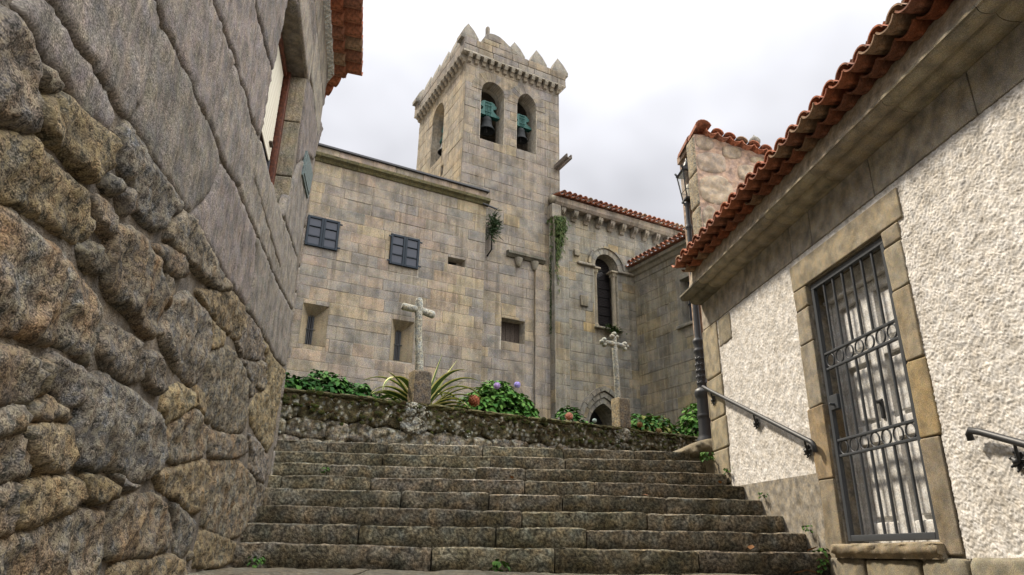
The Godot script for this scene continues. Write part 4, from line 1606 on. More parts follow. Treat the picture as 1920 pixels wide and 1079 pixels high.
	var low := tile_mesh(0.118, 0.11, 0.42, false)
	var cov := tile_mesh(0.10, 0.09, 0.42, true)
	var bx := Basis(-Z, Y, X) * Basis(X, 0.06)
	var n := 40
	for k in n:
		var z := -7.86 + 0.245 * k
		if z > 1.0:
			break
		part("tile", low, tile_mat(), t, Transform3D(bx, Vector3(LD + 0.25, 5.975, z)))
		part("tile", low, tile_mat(), t, Transform3D(bx, Vector3(LD + 0.46, 6.03, z + 0.02)))
		part("tile", cov, tile_mat(), t, Transform3D(bx, Vector3(LD + 0.44, 6.07, z + 0.1225)))
	var out := Vector3(dir.z, 0, -dir.x)
	if out.x < 0.0:
		out = -out
	var be := Basis(Y.cross(out), Y, out) * Basis(X, 0.06)
	for k in 16:
		var at := c1 + dir * (0.12 + 0.245 * k)
		part("tile", low, tile_mat(), t, Transform3D(be, at + out * 0.16 + Vector3(0, 5.975, 0)))
		part("tile", low, tile_mat(), t, Transform3D(be, at + out * 0.33 + Vector3(0, 6.03, 0)))
		part("tile", cov, tile_mat(), t, Transform3D(be, at + dir * 0.12 + out * 0.31 + Vector3(0, 6.07, 0)))


func left_stones(w: Node3D) -> void:
	_slab(w,[167,126,177,125,184,125,192,126,205,125,222,131,228,135,226,141,217,143,203,142,191,140,181,140,172,140,159,127])
	_slab(w,[173,140,191,141,217,144,226,143,237,145,241,151,246,159,244,167,245,180,246,196,236,199,208,207,158,152])
	_slab(w,[246,180,245,168,247,159,242,151,238,146,254,146,263,146,283,149,305,150,329,152,344,166,361,183,365,204,347,207,322,205,306,202,289,203,275,201,248,196])
	_slab(w,[362,183,345,166,331,152,371,154,419,156,459,160,505,164,508,185,506,205,495,218,472,217,433,214,405,212,368,204])
	_slab(w,[236,199,247,197,262,199,275,201,289,203,306,202,321,205,346,208,344,219,347,236,352,256,357,265,330,261,312,259,298,256,263,268,208,207])
	_slab(w,[353,257,349,237,347,220,348,209,359,207,377,209,404,212,424,219,425,245,424,260,414,269,396,269,372,265,360,266])
	_slab(w,[427,261,428,247,427,220,434,215,488,219,537,223,605,228,708,240,758,247,735,299,673,294,595,284,511,277,451,272,422,269])
	_slab(w,[510,206,512,186,510,164,596,170,679,172,755,183,765,246,709,239,606,227,538,223,497,219])
	_slab(w,[299,258,314,260,332,262,360,268,373,266,397,270,423,270,453,276,459,300,455,317,458,336,432,332,405,328,386,325,374,327,327,339,265,270])
	_slab(w,[376,329,388,327,407,331,433,334,460,338,464,361,466,387,471,418,455,463,329,341])
	_slab(w,[614,463,717,493,790,538,782,590,647,581,507,451])
	_slab(w,[634,402,643,366,700,411,763,442,809,517,718,492,620,459])
	_slab(w,[602,287,672,295,734,300,746,334,760,385,760,432,702,410,645,365])
	_rub(w,[153,93,172,100,177,101,181,104,181,108,180,113,178,117,173,120,165,123,158,123,143,110])
	_rub(w,[185,108,191,107,197,109,205,109,215,109,225,113,232,123,230,132,225,131,213,127,202,125,194,124,185,119,182,114])
	_rub(w,[180,117,186,120,188,123,181,123,176,121])
	_rub(w,[162,77,181,83,188,84,198,87,210,88,223,90,230,94,231,98,226,101,222,105,212,105,200,104,189,102,181,102,173,97,156,88])
	_rub(w,[232,102,243,101,248,106,247,110,241,112,232,110,225,107])
	_rub(w,[236,115,242,117,241,121,234,120,230,115])
	_rub(w,[251,113,260,120,255,126,245,120])
	_rub(w,[232,86,240,86,247,89,248,92,244,96,233,94,227,90])
	_rub(w,[242,127,255,127,263,121,277,122,289,125,300,132,305,140,317,150,284,148,257,146,239,145,234,137])
	_rub(w,[304,136,304,128,321,129,344,133,372,136,411,143,448,157,418,155,371,154,332,152,320,150])
	_rub(w,[246,101,249,92,252,87,260,84,271,85,287,85,299,83,310,84,315,94,317,104,315,111,308,116,291,115,279,117,261,113,247,107])
	_rub(w,[321,106,329,103,329,108,327,116,317,116])
	_rub(w,[311,117,325,117,341,125,337,131,312,127,293,119])
	_rub(w,[180,45,199,53,206,54,214,55,225,57,234,59,248,59,257,59,257,65,258,73,251,79,243,81,231,81,223,83,215,83,202,81,193,81,187,82,183,81,164,74])
	_rub(w,[189,30,209,36,215,37,220,40,223,43,222,47,216,49,208,50,201,49,182,42])
	_rub(w,[228,47,233,44,243,41,252,44,254,49,249,55,240,54,231,55,225,52])
	_rub(w,[262,69,262,65,270,60,284,60,300,62,311,66,311,71,302,78,289,78,271,77,263,74])
	_rub(w,[313,69,322,65,339,66,342,72,338,79,325,81,311,77])
	_rub(w,[256,48,257,41,254,35,259,29,263,26,279,25,297,28,311,25,329,25,339,27,352,31,361,37,363,45,357,53,343,56,324,58,303,59,284,58,269,58,255,54])
	_rub(w,[331,106,327,97,323,90,333,86,359,82,391,81,406,87,412,98,414,112,406,124,379,122,356,121,342,115])
	_rub(w,[416,113,425,111,449,120,452,127,427,126,411,124])
	_rub(w,[391,125,417,128,455,130,492,136,519,155,503,161,452,157,411,142,369,127])
	_rub(w,[422,92,422,80,436,71,466,72,517,75,567,84,572,106,556,121,516,126,471,125,438,115,415,103])
	_rub(w,[490,134,512,130,552,138,601,150,608,163,568,166,515,162])
	_rub(w,[563,123,580,114,594,121,579,141,529,130])
	_rub(w,[596,127,630,130,642,138,617,152,586,143])
	_rub(w,[641,153,652,133,604,120,585,106,599,96,653,92,722,88,740,106,747,140,755,179,678,170,606,168])
	_rub(w,[372,59,365,51,370,42,384,40,409,44,438,49,452,55,452,63,433,69,411,72,392,67])
	_rub(w,[348,60,361,55,370,60,388,67,407,74,394,78,371,77,348,68])
	_rub(w,[401,78,412,74,429,71,432,75,423,85,404,84])
	_rub(w,[459,61,465,53,513,58,562,64,605,75,576,82,509,73,456,67])
	_rub(w,[623,75,623,63,672,59,723,59,742,75,718,84,651,88,599,87])
	_rub(w,[369,27,401,24,433,20,460,20,472,30,477,44,461,50,421,44,381,36,356,32])
	_rub(w,[483,39,476,23,476,14,512,10,559,6,614,9,655,17,682,36,672,56,618,60,563,62,477,51])
	_rub(w,[687,41,663,24,676,20,729,39,742,52,726,56,684,57])
	_rub(w,[309,17,308,7,312,-3,325,-5,349,-4,370,-5,386,-3,401,-1,411,5,399,13,379,20,362,24,343,20,325,22])
	_rub(w,[275,16,291,15,307,18,308,22,291,24,270,23])
	_rub(w,[229,5,240,5,251,8,266,11,273,15,268,21,254,21,239,19,225,14])
	_rub(w,[220,-13,313,-18,308,-3,306,5,299,12,277,12,259,8,247,6,235,3,229,2,206,-1])
	_rub(w,[224,29,229,23,239,21,250,22,259,25,255,32,251,36,235,35,224,32])
	_rub(w,[193,23,213,29,217,30,221,33,215,36,210,35,189,29])
	_rub(w,[199,11,220,17,229,19,226,25,220,29,214,28,194,21])
	_rub(w,[412,7,424,-3,444,-6,457,3,458,13,435,18,398,21])
	_rub(w,[323,-16,468,-23,445,-9,418,-4,392,-4,350,-6,323,-7])
	_rub(w,[475,-10,549,-12,615,-8,598,5,527,9,479,10,473,0])
	_rub(w,[307,23,320,22,329,24,312,25,300,27])
	_rub(w,[223,34,235,36,247,38,241,41,231,42,222,38])
	_rub(w,[225,41,227,43,227,47,224,51,221,49])
	_rub(w,[205,1,228,3,228,5,223,15,221,16,201,9])
	# the same masonry carried on out of the photograph's frame: nearer along the wall and below
	for j in 9:
		for i in 14:
			var c := Vector2(-1.6 + 0.52 * i + rng.randf_range(-0.08, 0.08) + (0.25 if j % 2 == 0 else 0.0), -1.5 + 0.42 * j + rng.randf_range(-0.05, 0.05))
			var rx := rng.randf_range(0.23, 0.27)
			var ry := rng.randf_range(0.17, 0.21)
			var p := PackedVector2Array()
			for k in 9:
				var an := TAU * k / 9.0
				p.append(c + Vector2(cos(an) * rx, sin(an) * ry) * rng.randf_range(0.85, 1.12))
			var clash := c.x > 7.4
			for q in left_polys:
				if clash:
					break
				if Geometry2D.is_point_in_polygon(c, q):
					clash = true
				for v in p:
					if Geometry2D.is_point_in_polygon(v, q):
						clash = true
				for v in q:
					if Geometry2D.is_point_in_polygon(v, p):
						clash = true
			if not clash:
				rubble(w, M.rubble_stone, Vector3(LD, 0, 0), -Z, Y, X, p, 0.06, 0.02, -0.005, 0.2, vary(lin(0.25, 0.215, 0.17), 0.2), 0.05)
	# small packing stones in the gaps
	var made := 0
	for k in 2600:
		if made > 120:
			break
		var c := Vector2(rng.randf_range(1.3, 7.3), rng.randf_range(-0.5, 2.6))
		var r := rng.randf_range(0.025, 0.07)
		var clash := false
		for q in left_polys:
			if Geometry2D.is_point_in_polygon(c, q):
				clash = true
				break
			for i in q.size():
				if Geometry2D.get_closest_point_to_segment(c, q[i], q[(i + 1) % q.size()]).distance_to(c) < r * 0.85:
					clash = true
					break
			if clash:
				break
		if clash:
			continue
		var p := PackedVector2Array()
		for q in 7:
			var an := TAU * q / 7.0
			p.append(c + Vector2(cos(an) * 1.15, sin(an) * 0.85) * r * rng.randf_range(0.8, 1.15))
		left_polys.append(p)
		rubble(w, M.rubble_stone, Vector3(LD, 0, 0), -Z, Y, X, p, rng.randf_range(0.015, 0.03), 0.012, 0.0, 0.3, vary(lin(0.24, 0.20, 0.155), 0.2), 0.022)
		made += 1


# ------------------------------------------------------------------ the white house on the right: x to the right, z = minus the distance up the alley
func stucco_panel(parent: Node3D, a0: float, a1: float, t0: float, t1: float, cell: float, skip: Array, col: Color) -> void:
	var mb := MB.new()
	var nx := int((a1 - a0) / cell)
	var ny := int((t1 - t0) / cell)
	var x0 := 3.5 - 0.012
	for j in ny + 1:
		var y := lerpf(t0, t1, float(j) / ny)
		for i in nx + 1:
			var a := lerpf(a0, a1, float(i) / nx)
			var wx := nz.get_noise_2d(a * 9.0, y * 9.0) * 0.02
			var n1 := ncell.get_noise_2d((a + wx) * 46.0, (y - wx) * 46.0)
			var n2 := nz.get_noise_2d(a * 52.0 + 9.0, y * 52.0)
			var n3 := nz.get_noise_2d(a * 11.0 + 40.0, y * 11.0)
			var h := (0.0058 + 0.0025 * n3) * smoothstep(-0.38, -0.74, n1 + 0.15 * n2) + n2 * 0.0015 + n3 * 0.002
			mb.p(Vector3(x0 - h, y, -a), col)
	for j in ny:
		for i in nx:
			var a := lerpf(a0, a1, (i + 0.5) / nx)
			var y := lerpf(t0, t1, (j + 0.5) / ny)
			var no := false
			for s in skip:
				if a > s[0] and a < s[1] and y > s[2] and y < s[3]:
					no = true
			if no:
				continue
			var k := j * (nx + 1) + i
			mb.q(k, k + nx + 1, k + nx + 2, k + 1)
	part("stucco", mb.mesh(), M.stucco, parent)


func side_block(parent: Node3D, a0: float, a1: float, t0: float, t1: float, proud: float, deep: float, ch: float, col: Color, called: String, jit := 0.008) -> MeshInstance3D:
	# a block in the alley face of the white house
	return part(called, block_mesh(Vector3(3.5, 0, 0), Z, Y, -X, -a1, -a0, t0, t1, -deep, proud, ch, col, jit), M.dressed_granite, parent)


func right_house() -> void:
	var t := thing("white_house", "white roughcast house with granite trim, tiled eave and barred door on the right", "house", FR, Vector3(5.5, -EYE, -4))
	var o := Vector3(3.5, 0, 0)
	var gate := {"s0": -5.764, "s1": -4.603, "t0": 0.10, "t1": 2.425, "d": 0.42}
	var mb := MB.new()
	wall_face(mb, o, Z, Y, -X, -8.28, 4.0, -EYE, 3.3, [gate], lin(0.42, 0.38, 0.31))
	mb.box(Vector3(3.96, -EYE, -8.28), Vector3(10.0, 3.3, 4.0), lin(0.5, 0.47, 0.42))
	mb.quad(Vector3(3.97, -EYE, -8.285), Vector3(3.5, -EYE, -8.285), Vector3(3.5, 3.3, -8.285), Vector3(3.97, 3.3, -8.285), lin(0.5, 0.47, 0.42))
	var wall := part("front_wall", mb.mesh(), M.cement, t)
	var white := lin(0.78, 0.76, 0.73)
	var surround := [[4.36, 6.03, -0.1, 2.69]]
	stucco_panel(wall, 0.45, 4.40, 0.015, 2.748, 0.0066, [], white)
	stucco_panel(wall, 4.32, 6.06, 2.66, 2.748, 0.010, [], white)
	stucco_panel(wall, 5.99, 7.86, 0.70, 2.748, 0.0095, [], white)
	part("smooth_render", MB.new_box(Vector3(3.488, -0.1, -0.44), Vector3(3.55, 2.748, 3.9), white), M.stucco, wall)
	# plain cement dado over the steps
	mb = MB.new()
	mb.prism(PackedVector2Array([Vector2(-7.84, 0.2), Vector2(-6.0, -0.3), Vector2(-6.0, 0.715), Vector2(-7.84, 0.752)]), o, Z, Y, -X, -0.02, 0.028, lin(0.38, 0.34, 0.275))
	part("cement_dado", mb.mesh(), M.cement, wall)
	# granite: lintel, jambs, threshold, plinth
	var g1 := lin(0.46, 0.385, 0.27)
	var g2 := lin(0.46, 0.40, 0.31)
	side_block(t, 4.33, 6.0, 2.43, 2.695, 0.030, 0.40, 0.012, lin(0.48, 0.41, 0.30), "lintel")
	for k in [[2.222, 2.425, 5.985, g1], [1.892, 2.215, 6.0, g2], [1.297, 1.885, 6.005, g2], [0.657, 1.29, 6.03, lin(0.42, 0.32, 0.21)], [-0.10, 0.65, 6.045, lin(0.37, 0.31, 0.23)]]:
		side_block(t, 5.764, k[2], k[0], k[1], 0.028, 0.40, 0.012, vary(k[3], 0.06), "jamb", 0.014)
	for k in [[2.287, 2.425, 4.385, g2], [1.927, 2.28, 4.40, g2], [1.367, 1.92, 4.40, g1], [0.812, 1.36, 4.385, lin(0.47, 0.36, 0.21)], [0.035, 0.805, 4.41, lin(0.38, 0.32, 0.23)]]:
		side_block(t, k[2], 4.603, k[0], k[1], 0.028, 0.40, 0.012, vary(k[3], 0.06), "jamb", 0.014)
	part("threshold", worn_bar(Vector3(3.40, 0.112, -5.86), Vector3(3.40, 0.112, -4.56), X, 0.5, 0.11, lin(0.42, 0.35, 0.25), 0.014, 0.02), M.dressed_granite, t)
	var a := 6.02
	while a > -2.0:
		var ln := rng.randf_range(0.42, 0.68)
		side_block(t, a - ln, a - 0.02, -0.36 + rng.randf_range(-0.02, 0.02), 0.022 + rng.randf_range(-0.012, 0.008), 0.055 + rng.randf_range(-0.01, 0.01), 0.1, 0.035, vary(lin(0.37, 0.33, 0.245), 0.1), "plinth_stone", 0.02)
		side_block(t, a - ln + 0.2, a + 0.18, -0.75, -0.38, 0.05, 0.1, 0.035, vary(lin(0.33, 0.29, 0.22), 0.1), "plinth_stone", 0.02)
		a -= ln
	# corner pier
	for k in [[2.09, 2.745], [1.585, 2.08], [1.207, 1.575], [0.80, 1.197], [0.3, 0.79]]:
		side_block(t, 7.83 + rng.randf_range(-0.02, 0.02), 8.30, k[0], k[1], 0.03, 0.05, 0.016, vary(lin(0.46, 0.395, 0.28), 0.09), "quoin", 0.014)
		part("quoin", block_mesh(Vector3(0, 0, -8.28), -X, Y, -Z, -3.95, -3.47, k[0], k[1], -0.02, 0.03, 0.03, vary(lin(0.41, 0.35, 0.25), 0.09), 0.012), M.dressed_granite, t)
	side_block(t, 7.45, 7.83, 2.40, 2.745, 0.03, 0.05, 0.025, lin(0.41, 0.36, 0.27), "quoin", 0.012)
	# frieze
	var fj := [8.28, 7.75, 6.95, 5.93, 5.55, 4.59, 3.47, 2.5, 1.4, 0.3, -0.9, -2.0]
	for k in fj.size() - 1:
		side_block(t, fj[k + 1] + 0.004, fj[k] - 0.004, 2.752, 3.105, 0.024, 0.05, 0.008, vary(lin(0.55, 0.49, 0.41), 0.07), "frieze_stone", 0.004)
	# cornice
	var cj := [8.275, 7.62, 6.72, 5.85, 4.97, 3.95, 3.0, 2.0, 1.0, 0.0, -1.0]
	for k in cj.size() - 1:
		var col := vary(lin(0.53, 0.46, 0.35), 0.08)
		if k == 0:
			col = lin(0.27, 0.245, 0.19)
		var pr := PackedVector2Array([Vector2(-0.05, 3.09), Vector2(0.045, 3.108)])
		for q in range(1, 7):
			var s := q / 6.0
			pr.append(Vector2(0.045, 3.108).lerp(Vector2(0.165, 3.088), s).lerp(Vector2(0.165, 3.088).lerp(Vector2(0.178, 3.160), s), s))
		for q in range(1, 8):
			var s := q / 7.0
			pr.append(Vector2(0.178, 3.160).lerp(Vector2(0.292, 3.118), s).lerp(Vector2(0.292, 3.118).lerp(Vector2(0.302, 3.184), s), s))
		pr.append(Vector2(0.312, 3.184))
		pr.append(Vector2(0.312, 3.206))
		pr.append(Vector2(-0.05, 3.22))
		part("cornice_stone", moulding(pr, o, Z, -X, -cj[k] + 0.003, -cj[k + 1] - 0.003, col), M.dressed_granite, t)
	# mortar bed and tiled eave: two courses of channels stepping out, covers on top
	mb = MB.new()
	mb.prism(PackedVector2Array([Vector2(-0.1, 3.21), Vector2(0.295, 3.2075), Vector2(0.245, 3.43), Vector2(-0.1, 3.5)]), o, -X, Y, Z, -7.97, 4.0, lin(0.52, 0.44, 0.34))
	part("mortar_bed", mb.mesh(), M.cement, t)
	var ch := tile_mesh(0.118, 0.112, 0.50, false, 10, 1.05)
	var cv := tile_mesh(0.102, 0.095, 0.46, true, 10, 1.18)
	var b := Basis(Z, Y, -X) * Basis(X, 0.05)
	for k in 42:
		var z := -7.89 + 0.207 * k
		var jz := rng.randf_range(-0.006, 0.006)
		part("tile", ch, tile_mat(), t, Transform3D(b, Vector3(3.125 + rng.randf_range(-0.01, 0.01), 3.512, z + 0.03 + jz)))
		part("tile", ch, tile_mat(), t, Transform3D(b * Basis(Z, rng.randf_range(-0.03, 0.03)), Vector3(3.005 + rng.randf_range(-0.008, 0.008), 3.577, z + jz)))
		part("tile", cv, tile_mat(), t, Transform3D(b * Basis(Z, rng.randf_range(-0.03, 0.03)), Vector3(3.012 + rng.randf_range(-0.008, 0.008), 3.470, z + 0.1035)))
	part("roof", ribbed_roof(Vector3(3.10, 3.585, -7.98), Z, Vector3(3.4, 1.15, 0), 58, 0.207), M.terracotta, t)
	mb = MB.new()
	mb.quad(Vector3(6.5, 4.73, -7.98), Vector3(6.5, 4.73, 4.0), Vector3(10.2, 3.4, 4.0), Vector3(10.2, 3.4, -7.98))
	mb.quad(Vector3(3.3, 3.3, -7.9), Vector3(10.0, 3.3, -7.9), Vector3(6.5, 4.7, -7.9), Vector3(6.5, 4.72, -7.9))
	part("rear_roof", mb.mesh(), M.terracotta, t)
	door_and_gate(t)


func door_and_gate(t: Node3D) -> void:
	var x := 3.69
	# two white leaves with raised panels
	var dr := part("door", MB.new_box(Vector3(x + 0.02, 0.10, -5.76), Vector3(x + 0.05, 2.42, -4.605)), M.white_paint, t)
	var fr := MB.new()
	fr.cbox(Transform3D(Basis(), Vector3(x, 2.33, -5.183)), Vector3(0.08, 0.17, 1.15), 0.008)
	fr.cbox(Transform3D(Basis(), Vector3(x - 0.03, 2.235, -5.183)), Vector3(0.09, 0.03, 1.15), 0.006)
	for z in [-5.735, -4.63]:
		fr.cbox(Transform3D(Basis(), Vector3(x, 1.18, z)), Vector3(0.08, 2.1, 0.05), 0.006)
	part("door_frame", fr.mesh(), M.white_paint, dr)
	for s in 2:
		var c := -5.445 + 0.525 * s
		var lf := MB.new()
		for z in [-0.215, 0.215]:
			lf.cbox(Transform3D(Basis(), Vector3(x, 1.165, c + z)), Vector3(0.05, 2.10, 0.095), 0.008)
		for y in [[0.19, 0.18], [0.98, 0.16], [1.62, 0.10], [2.17, 0.10]]:
			lf.cbox(Transform3D(Basis(), Vector3(x, y[0], c)), Vector3(0.048, y[1], 0.34), 0.008)
		for pn in [[0.29, 0.89], [1.07, 1.56], [1.68, 2.11]]:
			lf.cbox(Transform3D(Basis(), Vector3(x + 0.004, (pn[0] + pn[1]) * 0.5, c)), Vector3(0.035, pn[1] - pn[0] - 0.05, 0.24), 0.03)
		part("door_leaf", lf.mesh(), M.white_paint, dr)
	var kb := MB.new()
	kb.cbox(Transform3D(Basis(), Vector3(x - 0.03, 1.15, -5.22)), Vector3(0.03, 0.16, 0.04), 0.008)
	kb.tube([Vector3(x - 0.03, 1.2, -5.22), Vector3(x - 0.09, 1.2, -5.22), Vector3(x - 0.09, 1.2, -5.12)], 0.011, 8)
	part("door_handle", kb.mesh(), M.iron, dr)
	# iron gate set in the opening
	var gx := 3.525
	var g := part("gate", MB.new_box(Vector3(gx - 0.02, 2.36, -5.735), Vector3(gx + 0.02, 2.408, -4.632)), M.grey_iron, t)
	var y0 := 0.135
	var y1 := 2.36
	var z0 := -5.735
	var z1 := -4.632
	for bx in [[z0, y0, z0 + 0.045, y1 - 0.002], [z1 - 0.045, y0, z1, y1 - 0.002], [z0 + 0.047, y0, z1 - 0.047, y0 + 0.05]]:
		var m := MB.new()
		m.cbox(Transform3D(Basis(), Vector3(gx, (bx[1] + bx[3]) * 0.5, (bx[0] + bx[2]) * 0.5)), Vector3(0.04, bx[3] - bx[1], bx[2] - bx[0]), 0.004)
		part("frame_bar", m.mesh(), M.grey_iron, g)
	var bays := 7
	var zi0 := z0 + 0.045
	var w := (z1 - 0.045 - zi0) / bays
	var bands := [[0.825, 0.955], [1.585, 1.725]]
	for bd in bands:
		for y in bd:
			var m := MB.new()
			m.cbox(Transform3D(Basis(), Vector3(gx, y, (z0 + z1) * 0.5)), Vector3(0.026, 0.022, z1 - z0 - 0.094), 0.003)
			part("rail", m.mesh(), M.grey_iron, g)
		for k in bays:
			var pts := []
			for q in 25:
				var an := TAU * q / 24.0
				pts.append(Vector3(gx, (bd[0] + bd[1]) * 0.5 + 0.057 * sin(an), zi0 + w * (k + 0.5) + 0.057 * cos(an)))
			var m := MB.new()
			m.tube(pts, 0.0075, 6, Color.WHITE, false)
			part("ring", m.mesh(), M.grey_iron, g)
	for k in range(1, bays):
		var z := zi0 + w * k
		for sp in [[y0 + 0.05, bands[0][0] - 0.011], [bands[0][1] + 0.011, bands[1][0] - 0.011], [bands[1][1] + 0.011, 2.36]]:
			var m := MB.new()
			m.cbox(Transform3D(Basis(), Vector3(gx, (sp[0] + sp[1]) * 0.5, z)), Vector3(0.02, sp[1] - sp[0], 0.02), 0.003)
			part("bar", m.mesh(), M.grey_iron, g)
	var lk := MB.new()
	lk.cbox(Transform3D(Basis(), Vector3(gx - 0.005, 1.28, z0 + 0.105)), Vector3(0.045, 0.13, 0.12), 0.005)
	lk.tube([Vector3(gx - 0.02, 1.26, z0 + 0.11), Vector3(gx - 0.07, 1.26, z0 + 0.11)], 0.012, 8)
	part("lock", lk.mesh(), M.grey_iron, g)
	for y in [0.42, 1.42, 2.2]:
		var m := MB.new()
		m.tube([Vector3(gx - 0.02, y - 0.09, z1 + 0.008), Vector3(gx - 0.02, y + 0.09, z1 + 0.008)], 0.016, 8)
		m.cbox(Transform3D(Basis(), Vector3(gx, y, z1 + 0.02)), Vector3(0.05, 0.05, 0.05), 0.005)
		part("hinge", m.mesh(), M.iron, g)


# ------------------------------------------------------------------ beyond the white house
func gable_wall() -> void:
	var t := thing("gable_wall", "pink mortared stone gable with tiled sloping coping behind the white house roof", "wall", FR, Vector3(4.9, 1.2, -9.05))
	var mb := MB.new()
	var za := -8.9
	var zb := -9.22
	var poly := PackedVector2Array([Vector2(3.87, 0.9), Vector2(8.5, 0.9), Vector2(8.5, 4.9), Vector2(4.02, 6.20), Vector2(3.87, 6.20)])
	mb.prism(poly, Vector3.ZERO, X, Y, Z, zb, za, lin(0.50, 0.35, 0.265))
	var w := part("masonry", mb.mesh(), M.rubble_joint, t)
	var face := Vector3(0, 0, za)
	# stones half buried in the mortar
	for k in [[3.88, 4.18, 5.92, 6.17], [3.88, 4.34, 5.52, 5.88], [3.88, 4.42, 4.98, 5.48], [3.88, 4.12, 4.45, 4.94], [3.88, 4.4, 3.9, 4.4], [4.30, 4.62, 5.80, 6.04], [4.52, 4.88, 5.42, 5.72], [4.46, 4.8, 4.95, 5.3], [4.2, 4.6, 4.5, 4.88], [4.92, 5.3, 5.1, 5.45], [4.75, 5.0, 5.76, 5.88], [5.2, 5.6, 5.5, 5.7]]:
		var c := Vector2((k[0] + k[1]) * 0.5, (k[2] + k[3]) * 0.5)
		var p := PackedVector2Array()
		for q in 10:
			var an := TAU * q / 10.0
			var f := Vector2(cos(an), sin(an))
			f = f / maxf(absf(f.x), absf(f.y)) * 0.5 * 0.8 + f * 0.12
			p.append(c + Vector2(f.x * (k[1] - k[0]), f.y * (k[3] - k[2])) * rng.randf_range(0.92, 1.05))
		rubble(w, M.dressed_granite, face, X, Y, Z, p, 0.025, 0.02, 0.0, 0.5, vary(lin(0.50, 0.40, 0.30), 0.12), 0.04)
	for k in [[5.55, 6.17], [4.98, 5.52], [4.4, 4.95], [3.8, 4.37]]:
		part("corner_stone", block_mesh(Vector3(3.87, 0, 0), Z, Y, -X, zb + 0.01, za - 0.005, k[0], k[1], -0.02, 0.03, 0.03, lin(0.42, 0.36, 0.28), 0.015), M.garden_stone, w)
	# coping tiles laid across the slope
	var ch := tile_mesh(0.115, 0.11, 0.55, false, 8, 1.1)
	var cv := tile_mesh(0.105, 0.098, 0.55, true, 8, 1.18)
	var b := Basis(Z, -0.283)
	for k in 22:
		var s := 0.12 + 0.20 * k
		var at := Vector3(4.02, 6.30, za + 0.12) + b * Vector3(s, 0.0, 0)
		part("tile", ch, tile_mat(), t, Transform3D(b, at))
		part("tile", cv, tile_mat(), t, Transform3D(b, at + b * Vector3(0.10, -0.08, 0)))
	var rg := tile_mesh(0.135, 0.115, 0.48, true)
	for k in 2:
		part("ridge_tile", rg, tile_mat(), t, Transform3D(Basis(Z, 0.25) * Basis(X, -0.03), Vector3(3.98, 6.26 - 0.012 * k, za + 0.14 - 0.40 * k)))
	part("ridge_bed", MB.new_box(Vector3(3.90, 6.15, -9.75), Vector3(4.06, 6.28, zb), lin(0.5, 0.37, 0.28)), M.rubble_joint, t)
	part("ridge_wall", MB.new_box(Vector3(3.94, 0.9, -9.75), Vector3(4.02, 6.15, zb - 0.3), lin(0.5, 0.37, 0.28)), M.rubble_joint, t)
	# stone urn on the slope of the coping
	var f := thing("roof_urn", "small grey stone urn standing on the gable's tiled coping", "finial", FR, Vector3(4.93, 6.1, -9.02))
	mb = MB.new()
	mb.lathe([[0.07, 6.0], [0.05, 6.06], [0.03, 6.10], [0.028, 6.14], [0.05, 6.17], [0.088, 6.21], [0.092, 6.25], [0.07, 6.29], [0.035, 6.32], [0.014, 6.35], [0.0, 6.37]], 12, Vector3(4.93, 0, -9.02), lin(0.30, 0.29, 0.27))
	part("urn", mb.mesh(), M.church_stone, f)


